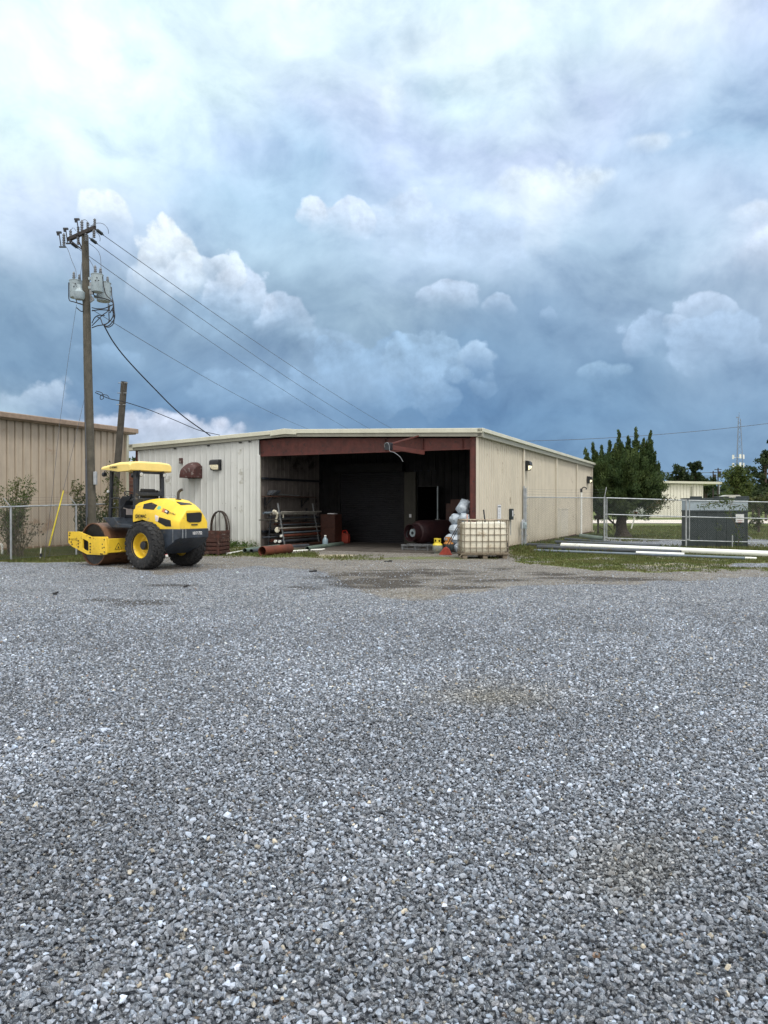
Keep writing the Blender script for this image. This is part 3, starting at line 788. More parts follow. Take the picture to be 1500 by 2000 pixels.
build_each(b, 'outer_wall', 'beige_panel', shop)
# roof
b = MB(); ov = .22
for s0, s1 in ((-Wd-ov, -Wd/2), (-Wd/2, ov)):
    zA = EV+.24 if s0 < -Wd else EV+RG+.24; zB = EV+RG+.24 if s0 < -Wd else EV+.24
    if s0 < -Wd: zA -= 0
    b.add([(s0, -.10, zA-.05), (s1, -.10, zB-.05), (s1, Dp+.15, zB-.05), (s0, Dp+.15, zA-.05), (s0, -.10, zA), (s1, -.10, zB), (s1, Dp+.15, zB), (s0, Dp+.15, zA)],
          [(0,1,2,3),(4,5,6,7),(0,1,5,4),(1,2,6,5),(2,3,7,6),(3,0,4,7)])
b.build('roof', 'roof_metal', shop)
def trim(b, p0, p1, out, z0, z1, d0, d1):
    p0 = Vector(p0); p1 = Vector(p1); o = Vector(out)
    vs = []
    for p in (p0, p1):
        for dd, zz in ((d0, z0), (d1, z0), (d1, z1), (d0, z1)): vs.append(p+o*dd+Vector((0,0,zz)))
    b.add(vs, [(0,1,2,3),(7,6,5,4),(0,4,5,1),(1,5,6,2),(2,6,7,3),(3,7,4,0)])
A0 = (-Wd-.22, 0, EV); A1 = (-Wd/2, 0, EV+RG); A2 = (.22, 0, EV); A3 = (.22, Dp+.15, EV)
up = MB(); lo = MB()
for p0, p1, o_ in ((A0, A1, (0,-1,0)), (A1, A2, (0,-1,0))):
    trim(up, p0, p1, o_, .10, .255, -.02, .17)
    trim(lo, p0, p1, o_, -.02, .10, .035, .12)
up.build('fascia', 'trim_cream', shop, bevel=.012); lo.build('fascia', 'trim_grey', shop)
up = MB(); lo = MB()
trim(up, (.0, -.17, EV), (.0, Dp+.15, EV), (1,0,0), .13, .258, .03, .24)
trim(lo, (.0, -.12, EV), (.0, Dp+.15, EV), (1,0,0), -.03, .13, .03, .17)
up.build('gutter', 'trim_cream', shop, bevel=.012); lo.build('gutter', 'trim_grey', shop)
up = MB(); trim(up, (.0-Wd, -.17, EV), (-Wd, Dp, EV), (-1,0,0), .0, .25, .0, .2); up.build('gutter', 'trim_cream', shop)
b = MB(); b.prism([(-Wd/2-.62, EV+RG+.245-.02), (-Wd/2, EV+RG+.28), (-Wd/2+.52, EV+RG+.25-.02), (-Wd/2+.52, EV+RG+.05-.02), (-Wd/2, EV+RG+.07), (-Wd/2-.62, EV+RG+.02)], -.2, .3, 'y')
b.build('ridge_cap', 'trim_cream', shop, bevel=.008)
# red portal frame over the bay
b = MB()
b.prism([(-8.84, 3.53), (-.28, 3.53), (-.28, zr_(-.3)-.05), (-Wd/2, EV+RG-.05), (-8.84, zr_(-8.84)-.05)], .10, .112, 'y')
b.bb(-8.84, -.28, .0, .20, 3.505, 3.53)
for x in (-3.45, -2.0, -.55): b.bb(x-.006, x+.006, .012, .10, 3.535, zr_(x)-.09)
b.build('bay_beam', 'red_steel', shop, bevel=.003)
b = MB()
for k in range(7):
    x = -8.2 + k*1.25
    b.cyl((x, .09, 3.6+.06*(k % 2)), (x, .101, 3.6+.06*(k % 2)), .012, n=8); b.cyl((x+.2, .09, 3.95), (x+.2, .101, 3.95), .012, n=8)
build_each(b, 'bolt', 'black_paint', shop)
b = MB(); b.bb(-.275, -.255, .01, .24, 0, 3.98); b.bb(-.075, -.055, .01, .24, 0, 3.98); b.bb(-.255, -.075, .03, .042, 0, 4.0)
for z in (.5, 1.2, 2.5, 3.6): b.bb(-.262, -.068, .02, .03, z-.004, z+.004)
b.build('bay_column', 'red_steel', shop, bevel=.003)
b = MB()
for z in (.62, .72, 1.42, 1.52, 2.42): b.cyl((-.165, .018, z), (-.165, .031, z), .018, n=8); b.cyl((-.10, .018, z+.0), (-.10, .031, z+.0), .012, n=8)
build_each(b, 'bolt_hole', 'black_paint', shop)
# bay interior
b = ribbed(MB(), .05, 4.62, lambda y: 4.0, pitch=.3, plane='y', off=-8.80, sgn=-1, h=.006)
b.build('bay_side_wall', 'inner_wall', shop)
b = MB()
for z in (.62, 2.68): b.bb(-8.78, -8.66, .1, 4.6, z-.05, z+.03)
build_each(b, 'wall_girt', 'black_paint', shop)
b = MB(); b.bb(-8.8, -8.765, .03, .07, 0, 3.5); b.build('opening_trim', 'trim_cream', shop)
DB = 4.6
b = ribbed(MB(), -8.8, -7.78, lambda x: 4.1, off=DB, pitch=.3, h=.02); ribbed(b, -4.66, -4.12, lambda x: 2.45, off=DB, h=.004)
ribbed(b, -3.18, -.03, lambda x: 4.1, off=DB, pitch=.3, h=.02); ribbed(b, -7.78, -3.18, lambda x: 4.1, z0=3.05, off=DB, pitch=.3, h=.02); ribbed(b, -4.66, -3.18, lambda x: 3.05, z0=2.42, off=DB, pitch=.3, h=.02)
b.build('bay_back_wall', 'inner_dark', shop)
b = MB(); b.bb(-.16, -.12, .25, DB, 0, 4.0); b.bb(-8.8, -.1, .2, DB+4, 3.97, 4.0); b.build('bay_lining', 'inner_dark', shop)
# rollup door with horizontal slats
b = MB(); k = 0; z = .02
pr = []
while z < 3.03:
    pr += [(DB-.0, z), (DB-.022, z+.018), (DB-.022, z+.062), (DB-.0, z+.078)]; z += .085
vs = [(x, y, zz) for x in (-7.74, -4.69) for y, zz in pr]; n = len(pr)
b.add(vs, [(i, i+1, n+i+1, n+i) for i in range(n-1)])
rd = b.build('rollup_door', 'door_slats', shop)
b = MB(); b.bb(-7.82, -7.72, DB-.06, DB, 0, 3.1); b.bb(-4.71, -4.64, DB-.06, DB, 0, 3.1); b.bb(-7.82, -4.64, DB-.35, DB, 3.03, 3.4)
b.build('door_rail', 'inner_dark', rd)
b = MB(); b.bb(-4.63, -4.12, DB-.16, DB-.01, 0, 3.0); b.build('door_pier', 'olive_panel', shop)
b = MB(); b.bb(-4.40, -4.30, DB-.185, DB-.162, 1.12, 1.26); b.build('light_switch', 'paper', shop, bevel=.004)
b = MB(); b.bb(-4.10, -3.2, DB+2.5, DB+2.54, 0, 2.42); b.bb(-4.14, -4.10, DB, DB+2.5, 0, 2.42); b.bb(-3.2, -3.16, DB, DB+2.5, 0, 2.42); b.bb(-4.1, -3.2, DB, DB+2.5, 2.4, 2.44)
b.build('doorway', 'grille_black', shop)
b = MB(); b.box((0, -.43, 1.2), (.045, .86, 2.36)); dl = b.build('door_leaf', 'transformer_grey', shop, loc=(-3.20, DB-.02, 0), rot=(0, 0, rad(21)))
b = MB(); b.cyl((-.07, -.78, 1.05), (.07, -.78, 1.05), .018, n=8); b.cyl((-.09, -.78, 1.05), (-.06, -.78, 1.05), .035, n=10); b.cyl((.06, -.78, 1.05), (.09, -.78, 1.05), .035, n=10)
b.build('handle', 'chrome_dull', dl)
# slab
b = MB(); b.bb(-8.8, -.05, -.62, 9.0, -.1, .035); b.build('floor_slab', 'concrete', shop, bevel=.015)
# downspouts and side-wall details
for y in (5.75, 11.9, 17.1, 21.9):
    b = MB(); b.bb(.04, .12, y-.06, y+.06, .05, EV-.02); b.bb(.03, .2, y-.055, y+.055, .02, .12)
    for z in (.8, 2.2, 3.4): b.bb(.035, .128, y-.075, y+.075, z, z+.03)
    b.build('downspout', 'beige_panel', shop, bevel=.01)
b = MB()
b.bb(.04, .06, 12.3, 15.0, 1.42, 1.47); b.bb(.04, .06, 12.3, 12.36, .02, 1.42); b.bb(.04, .06, 14.94, 15.0, .02, 1.42); b.bb(.04, .06, 13.0, 13.06, .02, 1.42)
b.bb(.036, .044, 12.36, 14.94, .02, 1.42)
b.build('access_panel', 'beige_panel', shop, bevel=.005)
b = MB(); b.bb(.0, .05, 0, Dp, .0, .06); b.build('base_flashing', 'brown_board', shop)
# front-wall marks: bolt holes and patched notches under the fascia
b = MB()
for x, z in ((-9.9, 1.52), (-10.5, 1.70), (-10.35, 1.70)): b.cyl((x, -.04, z), (x, -.034, z), .018 if z < 1.6 else .01, n=8)
for x in (-9.2, -9.65, -11.2, -12.9): b.bb(x-.06, x+.06, -.05, -.03, zr_(x)-.10, zr_(x)-.055)
build_each(b, 'notch', 'grille_black', shop)
# vent hood
b = MB()
prof = []
cx = -11.88; zc = 2.44
rows = []
for k in range(9):
    a = k/8*PI*.5
    rows.append((.0+.56*math.sin(a), 3.52 - .62*(1-math.cos(a))))
# arched hood: sweep of a rounded top outline, opening downward
vs = []; nn = 9; mm = 9
for i in range(nn):
    a = i/(nn-1)*PI/2
    yy = -.04 - .50*math.sin(a); zt_ = 2.84 + .52*math.cos(a)**.8
    for j in range(mm):
        t = -1+2*j/(mm-1)
        xx = cx + .34*t
        zz = zt_ - .16*(abs(t)**3)*math.cos(a)
        vs.append((xx, yy, zz))
fs = [(i*mm+j, i*mm+j+1, (i+1)*mm+j+1, (i+1)*mm+j) for i in range(nn-1) for j in range(mm-1)]
b.add(vs, fs)
o0 = len(b.v)
for sx in (-1, 1):
    loop = [(cx+sx*.34, -.04 - .50*math.sin(i/(nn-1)*PI/2), 2.84+.52*math.cos(i/(nn-1)*PI/2)**.8-.16*math.cos(i/(nn-1)*PI/2)) for i in range(nn)]
    loop = loop + [(cx+sx*.34, -.54, 2.74), (cx+sx*.34, -.04, 2.74)]
    b.add(loop, [tuple(range(len(loop)))])
b.bb(cx-.35, cx+.35, -.555, -.535, 2.72, 2.86); b.bb(cx-.36, cx-.34, -.545, -.03, 2.72, 2.78); b.bb(cx+.34, cx+.36, -.545, -.03, 2.72, 2.78)
b.bb(cx-.36, cx+.36, -.05, -.032, 2.70, 3.2)
vh = b.build('vent_hood', 'hood_maroon', shop, smooth=50)
b = MB()
for z in (2.7, 2.8): b.bb(cx-.3, cx+.3, -.52, -.06, z+.10, z+.11)
b.build('screen', 'grille_black', vh)
b = MB(); b.bb(-12.62, -12.49, -.14, -.033, 3.32, 3.54); b.build('junction_box', 'hood_maroon', shop, bevel=.008)
# bracket arm bolted to the beam, with a loose strap
br = thing('beam_bracket', 'red steel bracket arm projecting from the bay beam with a pale cable hanging from it', 'bracket', R_, math.atan2(-.426, .905))
b = MB(); b.bar((-2.05, .0, 4.05), (-2.70, -1.25, 3.66), .05); b.bar((-1.95, .0, 3.44), (-2.64, -1.30, 3.56), .10, .15)
b.build('arm', 'red_steel', br, bevel=.004)
b = MB(); b.box((-2.66, -1.36, 3.58), (.22, .20, .24)); b.build('end_plate', 'black_paint', br, bevel=.01)
b = MB(); b.tube(spline([(-2.74, -1.44, 3.50), (-2.76, -1.48, 3.64), (-2.64, -1.48, 3.70), (-2.58, -1.48, 3.58), (-2.56, -1.48, 3.42), (-2.40, -1.46, 3.36), (-2.22, -1.42, 3.22), (-2.12, -1.40, 3.06)], 6), .009, 5); b.build('cable', 'grey_steel', br)

# wall lamps
def wall_lamp(loc, rz, label, scale=1.0, lens='lamp_lit'):
    t = thing('wall_lamp', label, 'wall lamp', loc, rz, 'lit wall lamps on the metal workshop')
    s = scale
    MB().prism([(.0,.20*s),(-.16*s,.20*s),(-.22*s,.15*s),(-.24*s,.0),(-.0,-.0)], -.21*s, .21*s, 'x').build('housing', 'lamp_housing', t, bevel=.015)
    MB().prism([(-.01,.0),(-.225*s,-.0),(-.20*s,-.09*s),(-.10*s,-.17*s),(-.01,-.18*s)], -.18*s, .18*s, 'x').build('lens', lens, t, bevel=.012)
    b = MB(); b.bb(-.23*s, .23*s, -.012, .0, -.21*s, .22*s); b.bb(-.205*s, .205*s, -.10*s, -.012, -.205*s, -.185*s)
    for sx in (-1, 1): b.bb(sx*.185*s, sx*.20*s, -.16*s, -.012, -.19*s, 0)
    b.build('back_plate', 'lamp_housing', t, bevel=.005)
    return t
rzf = math.atan2(-.426, .905)
wall_lamp(SW(-10.78, -.04, 3.22), rzf, 'black box lamp lit on the white front wall right of the brown vent hood')
wall_lamp(SW(.05, 6.15, 3.24), rzf+PI/2, 'black box lamp lit high on the beige side wall just past the first downspout', lens='lamp_side_lit')
wall_lamp(SW(.05, 20.6, 3.12), rzf+PI/2, 'black box lamp lit at the far end of the beige side wall by the cedar', lens='lamp_side_lit')

# security camera on white conduit
t = thing('conduit_post', 'white conduit pipe up the side wall with a small black camera on top', 'conduit', SW(.22, 17.6, 0))
b = MB(); b.cyl((0,0,0), (0,0,2.35), .055, n=12); b.build('pipe', 'pvc_white', t, smooth=40)
b = MB(); b.box((0,0,2.45), (.10,.12,.2)); b.tube(spline([(0,0,2.5),(.12,-.03,2.62),(.26,-.06,2.58),(.24,-.06,2.50)], 5), .03, 8); b.build('camera', 'lamp_housing', t, bevel=.01)

# electric box, notice, gas meter on the side wall
t = thing('disconnect_box', 'small grey electrical switch box on the beige side wall beside the white notice', 'electrical box', SW(.0, 3.85, 1.28), rzf+PI/2)
MB().box((0,-.09,0), (.26,.12,.42)).build('box', 'box_slate', t, bevel=.012); b = MB(); b.bar((.13,-.12,-.05), (.26,-.15,-.02), .02); b.build('handle', 'box_slate', t)
MB().box((-.02,-.155,.03), (.10,.012,.22)).build('cover_label', 'paper', t)
b = MB(); b.cyl((0,-.07,-.21), (0,-.07,-.8), .015, n=8); b.build('conduit', 'galv', t)
t = thing('gas_meter', 'grey gas meter on pipes at the foot of the side wall by the fence post', 'gas meter', SW(.2, 5.2, 0), rzf+PI/2)
b = MB(); b.box((0,-.02,.82), (.26,.2,.26)); b.cyl((0,-.14,.85), (0,-.10,.85), .08, n=14); b.build('meter', 'transformer_grey', t, bevel=.03)
b = MB(); b.tube([( -.18,0,0),(-.18,0,.99),(-.10,0,1.05),(-.10,0,.92)], .028, 8); b.tube([(.10,0,.92),(.10,0,1.02),(.22,0,1.0),(.22,0,.3),(.22,.12,.25)], .028, 8); b.cyl((-.18,0,.45),(-.18,0,.56), .05, n=10); b.build('pipework', 'galv', t, smooth=50)
t = thing('wall_notice', 'tall white printed notice taped to the beige side wall above the tank', 'notice', SW(.05, 2.35, 1.05), rzf+PI/2)
MB().box((0,-.008,.28), (.42,.008,.62)).build('sheet', 'paper', t)
b = MB(); b.box((0,-.0135,.52), (.36,.002,.05))
for k in range(7): b.box((-.02*(k % 2),-.0135,.40-.055*k), (.24-.05*(k % 3),.002,.010))
b.build('print', 'paper_print', t)

# ---------- tan neighbour building ----------
tb = thing('tan_building', 'tall tan ribbed metal building with a brown roof edge behind the left fence', 'building')
p0 = Vector((-13.6, 26.2, 0)); dv = Vector((.471, 1, 0)).normalized()
n_ = Vector((-dv.y, dv.x, 0))
tb.location = p0; tb.rotation_euler = (0, 0, math.atan2(dv.y, dv.x) - PI/2)
# local: y runs along the wall, x to the right (towards the yard)
b = ribbed(MB(), -8, 6.05, lambda y: 4.68, pitch=.335, plane='y', rib=.07, h=.05, sgn=-1); b.build('wall', 'tan_panel', tb)
b = MB(); b.bb(-9, -.06, 6.0, 6.05, 0, 4.66); b.build('end_wall', 'tan_panel', tb)
b = MB(); b.bb(-.02, .09, 5.98, 6.10, 0, 4.62); b.build('corner_trim', 'trim_cream', tb)
b = MB(); b.bb(-9, .28, -8.2, 6.35, 4.66, 4.92); b.build('roof', 'brown_trim', tb, bevel=.03)
b = MB(); b.bb(.28, .38, -8.2, 6.38, 4.70, 4.90); b.build('gutter', 'brown_trim', tb, bevel=.03)
b = MB(); b.bb(-.0, .04, -8, 6, -.02, .10); b.build('base', 'tan_dark', tb)
# ---------- brick annex seen between them ----------
bk = thing('brick_building', 'dark brick wall seen between the tan building and the workshop', 'building', (-14.2, 41, 0), 0)
m = bpy.data.materials.new('brickwork'); m.use_nodes = True; E.nt = m.node_tree; M['brickwork'] = m
co = E(E.node('ShaderNodeTexCoord').outputs['Object']); x_, y_, z_ = sep(co)
bt = E.node('ShaderNodeTexBrick'); E.put(bt.inputs['Vector'], comb(x_+y_, z_, 0.0)); bt.inputs['Scale'].default_value = 1
bt.inputs['Brick Width'].default_value = .6; bt.inputs['Row Height'].default_value = .2; bt.inputs['Mortar Size'].default_value = .012
bt.inputs['Color1'].default_value = lin(92,58,48)+(1,); bt.inputs['Color2'].default_value = lin(66,44,40)+(1,); bt.inputs['Mortar'].default_value = lin(96,84,76)+(1,)
E.put(m.node_tree.nodes['Principled BSDF'].inputs['Base Color'], E(bt.outputs[0])); m.node_tree.nodes['Principled BSDF'].inputs['Roughness'].default_value = .9
MB().bb(-1.5, 4.2, 0, 3, 0, 3.75).build('wall', 'brickwork', bk)
MB().bb(-1.6, 4.3, -.1, 3.1, 3.75, 3.9).build('roof', 'tan_dark', bk)
# ---------- far white shed ----------
sh = thing('white_shed', 'low white ribbed metal shed with a flat roof beyond the gates', 'shed', (42.5, 100, 0), rad(-8))
ribbed(MB(), -6.8, .6, lambda x: 4.55, z0=.0, pitch=.42, rib=.11, h=.06).build('wall', 'shed_panel', sh)
MB().bb(-6.8, .6, .1, 12, 0, 4.5).build('shed_body', 'shed_panel', sh)
b = MB(); b.prism([(-7.0, 4.72), (2.9, 4.52), (2.9, 4.82), (-7.0, 5.02)], -.5, 12.5, 'y'); b.build('roof', 'trim_cream', sh)
b = MB(); b.bb(.55, .62, -.05, 0, 0, 4.5); b.bb(-1.0, -.8, -.12, -.05, 0, 4.2); b.build('downspout', 'trim_grey', sh)
b = MB(); b.cyl((2.6,-.3,0), (2.6,-.3,4.55), .07, n=8); b.build('canopy_post', 'galv', sh)
# ---------- far pale roadside band ----------
b = MB(); b.add([(8, 68, .02), (90, 64, .02), (90, 84, .02), (8, 84, .02)], [(0,1,2,3)])
mat('road_pale', lin(205,196,184), .9, var=.08, vscl=.3, dirt=lin(150,140,120), dscl=.5, damt=.2)
struct(b.build('road', 'road_pale'))
# ---------- road roller ----------
rl = thing('road_roller', 'yellow and black road roller with a rusty smooth drum and a yellow canopy', 'road roller', (-5.644, 19.2, 0), math.atan2(.56, -.83))
YC = .08          # middle of the machine across its width
def wheel(y0, sgn, front=False):
    """y0 = wheel middle; sgn = side the disc faces"""
    r = .605; w = .42
    prof = [(.31,-.17),(.36,-.195),(.47,-.205),(.54,-.19),(.575,-.15),(.585,-.07),(.588,0),(.585,.07),(.575,.15),(.54,.19),(.47,.205),(.36,.195),(.31,.17)]
    b = MB(); b.lathe(prof, 56, loc=(-.08, y0, r), axis=(0, sgn, 0), close=True)
    # lugs: staggered diamond blocks over the tread and on the shoulders
    n = 26
    for i in range(n):
        for row, (yy, ro) in enumerate(((-.158, .0), (-.053, .5), (.053, 0), (.158, .5))):
            a = (i+ro)/n*2*PI; rr = .588 if abs(yy) < .1 else .572; hw = .049; hl = .066; tl_ = -.0 if abs(yy) < .1 else math.copysign(.018, yy)
            pts = []
            for k_, (da, dy) in enumerate(((-hl,0),(-hl*.35,-hw),(hl*.35,-hw),(hl,0),(hl*.35,hw),(-hl*.35,hw))):
                R = rr-.02; aa = a + da/rr; pts.append((-.08+R*math.cos(aa), y0+yy+dy, r+R*math.sin(aa)))
            for k_, (da, dy) in enumerate(((-hl,0),(-hl*.35,-hw),(hl*.35,-hw),(hl,0),(hl*.35,hw),(-hl*.35,hw))):
                R = rr+.014 - (tl_*dy/abs(hw)*1.0 if tl_ else 0); aa = a + da*.84/rr; pts.append((-.08+R*math.cos(aa), y0+yy+dy*.84, r+R*math.sin(aa)))
            b.add(pts, [(6,7,8,9,10,11)] + [(q, (q+1) % 6, 6+(q+1) % 6, 6+q) for q in range(6)])
        for sy in (-1, 1):
            a = (i+.25)/n*2*PI
            pts = []
            for (da, dy, R) in ((-.05,.195,.515),(.04,.195,.515),(.055,.19,.575),(-.03,.19,.575),(-.04,.208,.52),(.032,.208,.52),(.045,.203,.568),(-.025,.203,.568)):
                aa = a+da/.55; pts.append((-.08+R*math.cos(aa), y0+sy*dy, r+R*math.sin(aa)))
            b.add(pts, [(4,5,6,7),(0,1,5,4),(1,2,6,5),(2,3,7,6),(3,0,4,7)])
    wh = b.build('wheel', 'rubber', rl, smooth=28)
    b = MB(); b.lathe([(.322,.185),(.332,.165),(.315,.150),(.305,.13),(.290,.05),(.285,.0),(.262,-.035),(.21,-.05),(.20,-.075),(.12,-.08),(.0,-.08)], 40, loc=(-.08, y0, r), axis=(0, sgn, 0), caps=False)
    b.lathe([(.315,-.19),(.325,-.165),(.30,-.15),(.28,-.10),(.0,-.10)], 32, loc=(-.08, y0, r), axis=(0, sgn, 0), caps=False)
    b.build('rim', 'yellow_paint', wh, smooth=35)
    b = MB(); b.lathe([(.0,.10),(.095,.10),(.108,.085),(.112,-.078)], 24, loc=(-.08, y0, r), axis=(0, sgn, 0)); 
    b.build('hub', 'black_paint', wh, smooth=35)
    b = MB()
    for k in range(9):
        a = k/9*2*PI; c = Vector((-.08+.155*math.cos(a), y0, r+.155*math.sin(a)))
        b.cyl(c+Vector((0, -sgn*.08, 0)), c+Vector((0, -sgn*.055, 0)), .013, n=6)
    build_each(b, 'wheel_bolt', 'grey_steel', wh)
    return wh
wheel(.72, 1); wheel(YC*2-.72, -1)
b = MB(); b.cyl((-.08, .45, .6), (-.08, -.3, .6), .16, n=20); b.box((-.05, YC, .62), (.5, .55, .38)); b.build('axle', 'black_paint', rl, bevel=.02)
# drum
b = MB(); dc = (2.08, 0, .575); r = .57
b.lathe([(r,-.76),(r,.72),(r-.03,.72),(r-.03,.60),(.18,.60),(.18,.50),(r-.03,.50),(r-.03,-.62),(.18,-.62),(.18,-.74),(r-.03,-.74),(r-.03,-.76)], 72, loc=dc, axis=(0,1,0), close=True)
b.build('drum', 'drum_rust', rl, smooth=35)
b = MB(); b.lathe([(r-.031,.66),(.40,.62),(.0,.61)], 48, loc=dc, axis=(0,1,0), caps=False); b.lathe([(.20,.60),(.20,.78),(.0,.78)], 24, loc=dc, axis=(0,1,0)); b.lathe([(.20,-.60),(.20,-.78),(.0,-.78)], 24, loc=dc, axis=(0,1,0)); b.lathe([(r-.031,-.62),(.0,-.62)], 48, loc=dc, axis=(0,1,0))
b.build('drum_hub', 'black_paint', rl, smooth=35)
# drum frame
outer = [(2.97,.90),(2.50,.91),(1.95,.785),(1.30,.80),(1.255,.76),(1.255,.38),(1.30,.335),(1.53,.315),(2.13,.31),(2.80,.50),(2.97,.60)]
hole = [(2.30,.72),(2.10,.67),(2.06,.63),(2.06,.42),(2.10,.39),(2.28,.435),(2.32,.47),(2.32,.69)]
def plate(y0, y1, nm):
    import bmesh
    b2 = bmesh.new()
    from mathutils.geometry import tessellate_polygon
    polys = [[Vector((x, z, 0)) for x, z in outer], [Vector((x, z, 0)) for x, z in hole]]
    tris = tessellate_polygon(polys); flat = polys[0] + polys[1]
    b = MB(); n = len(flat); vs = [(p.x, y0, p.y) for p in flat] + [(p.x, y1, p.y) for p in flat]
    fs = [tuple(t) for t in tris] + [tuple(n+i for i in reversed(t)) for t in tris]
    for st, m_ in ((0, len(outer)), (len(outer), len(hole))):
        for i in range(m_): a_, c_ = st+i, st+(i+1) % m_; fs.append((a_, c_, n+c_, n+a_))
    b.add(vs, fs); b2.free()
    return b.build(nm, 'yellow_worn', rl)
pl = plate(.84, .88, 'drum_frame')
plate(-.72, -.68, 'drum_frame')
b = MB(); b.bb(1.25, 1.29, -.70, .845, .375, .745); b.bb(1.22, 1.26, -.5, .5, .40, .43); b.bb(2.93, 2.97, -.70, .845, .62, .88)
b.build('cross_member', 'yellow_paint', rl, bevel=.01)
b = MB(); b.box((1.61, .885, .56), (.60, .012, .42)); b.box((1.61, .888, .56), (.44, .014, .30)); b.build('cover_plate', 'yellow_worn', pl, bevel=.006)
b = MB()
for x, z in [(2.90,.80),(2.90,.70),(2.82,.62),(2.78,.56),(2.88,.86),(2.5,.66),(2.5,.58),(2.5,.5),(1.98,.76),(1.97,.60),(1.97,.52),(1.97,.44),(1.97,.37),(1.36,.72),(1.44,.60),(1.37,.52),(1.44,.50),(1.36,.40),(1.52,.345),(1.46,.345)]:
    b.cyl((x, .878, z), (x, .90, z), .019, n=8)
build_each(b, 'bolt', 'black_paint', pl)
text('lettering', '10171752', .085, 'black_ink', pl, (2.70, .882, .685), basis((-1, 0, 0), (0, 0, 1)), .001, sx=.85)
b = MB(); tri = [(.05,.0),(.0,.0)]
c = Vector((1.246, .55, .52)); s_ = .105
P3 = [c+Vector((0, s_, -.06)), c+Vector((0, -s_, -.06)), c+Vector((0, 0, .11))]
for i in range(3): b.bar(P3[i], P3[(i+1) % 3], .012, .004)
b.box(c+Vector((-.001, 0, -.01)), (.003, .03, .05)); b.box(c+Vector((-.001, 0, -.03)), (.003, .06, .012))
b.build('warning_mark', 'black_ink', pl)
# articulation joint and platform
b = MB(); b.bb(.35, 1.25, YC-.22, YC+.22, .50, .70); b.bb(.5, 1.1, YC-.3, YC+.3, .70, 1.04); b.cyl((.85, YC, .4), (.85, YC, 1.0), .16, n=18)
b.tube(spline([(1.2, .3, .65), (.9, .42, .85), (.6, .35, .7)], 5), .02, 6); b.build('joint', 'black_paint', rl, bevel=.015)
b = MB(); b.prism([(1.82,1.29),(1.34,1.29),(1.16,1.13),(.52,1.10),(.52,1.03),(1.44,1.03)], -.46, .62, 'y'); b.build('platform', 'slate_paint', rl, bevel=.012)
b = MB(); b.bb(.52, .60, -.42, .58, 1.1, 1.62); b.bb(.60, .92, -.1, .36, 1.12, 1.50); b.bb(.52, .62, -.42, .58, 1.6, 1.80)
b.build('bulkhead', 'black_paint', rl, bevel=.015)
# hood
SEC = [ # x, bottom z, [(half width, z) from bottom to top middle]
    (.585, 1.18, [(.52,None),(.52,1.38),(.51,1.46),(.48,1.60),(.40,1.65),(0,1.66)]),
    (.46, 1.205, [(.525,None),(.525,1.39),(.515,1.47),(.48,1.62),(.38,1.69),(0,1.70)]),
    (.17, 1.25, [(.535,None),(.535,1.40),(.52,1.48),(.47,1.65),(.33,1.755),(0,1.765)]),
    (-.11, 1.19, [(.54,None),(.54,1.37),(.52,1.46),(.46,1.65),(.30,1.785),(0,1.795)]),
    (-.25, 1.095, [(.54,None),(.54,1.34),(.52,1.43),(.455,1.63),(.29,1.785),(0,1.795)]),
    (-.335, 1.02, [(.54,None),(.54,1.32),(.52,1.41),(.45,1.61),(.285,1.78),(0,1.79)]),
    (-.62, 1.025, [(.53,None),(.53,1.27),(.50,1.35),(.425,1.53),(.27,1.735),(0,1.745)]),
    (-.90, 1.03, [(.505,None),(.505,1.22),(.475,1.29),(.40,1.44),(.255,1.62),(0,1.63)]),
    (-1.06, 1.03, [(.485,None),(.485,1.19),(.46,1.25),(.37,1.38),(.245,1.525),(0,1.53)]),
    (-1.115, 1.03, [(.455,None),(.455,1.17),(.43,1.22),(.335,1.34),(.225,1.485),(0,1.49)])]
vs = []; 
for x, zb, pr in SEC:
    half = [(h, zb if z is None else z) for h, z in pr]
    ring = [(x, YC+h, z) for h, z in half] + [(x, YC-h, z) for h, z in half[-2::-1]]
    vs += ring
n = 11
fs = [(i*n+j, i*n+j+1, (i+1)*n+j+1, (i+1)*n+j) for i in range(len(SEC)-1) for j in range(n-1)]
fs += [tuple(range(n)), tuple((len(SEC)-1)*n+j for j in range(n))]
b = MB(); b.add(vs, fs); hood = b.build('hood', 'yellow_paint', rl, bevel=.012, seg=2)
def hsurf(x, z):
    """half width of the hood at x, z"""
    for k in range(len(SEC)-1):
        if SEC[k][0] >= x >= SEC[k+1][0] or k == len(SEC)-2:
            t = (SEC[k][0]-x)/(SEC[k][0]-SEC[k+1][0]); break
    t = min(max(t, 0), 1)
    pr = [((1-t)*a[0]+t*c[0], (1-t)*(a[1] or SEC[k][1])+t*(c[1] or SEC[k+1][1])) for a, c in zip(SEC[k][2], SEC[k+1][2])]
    for (h0, z0), (h1, z1) in zip(pr, pr[1:]):
        if z0 <= z <= z1: return h0+(h1-h0)*(z-z0)/max(1e-6, z1-z0)
    return pr[0][0]
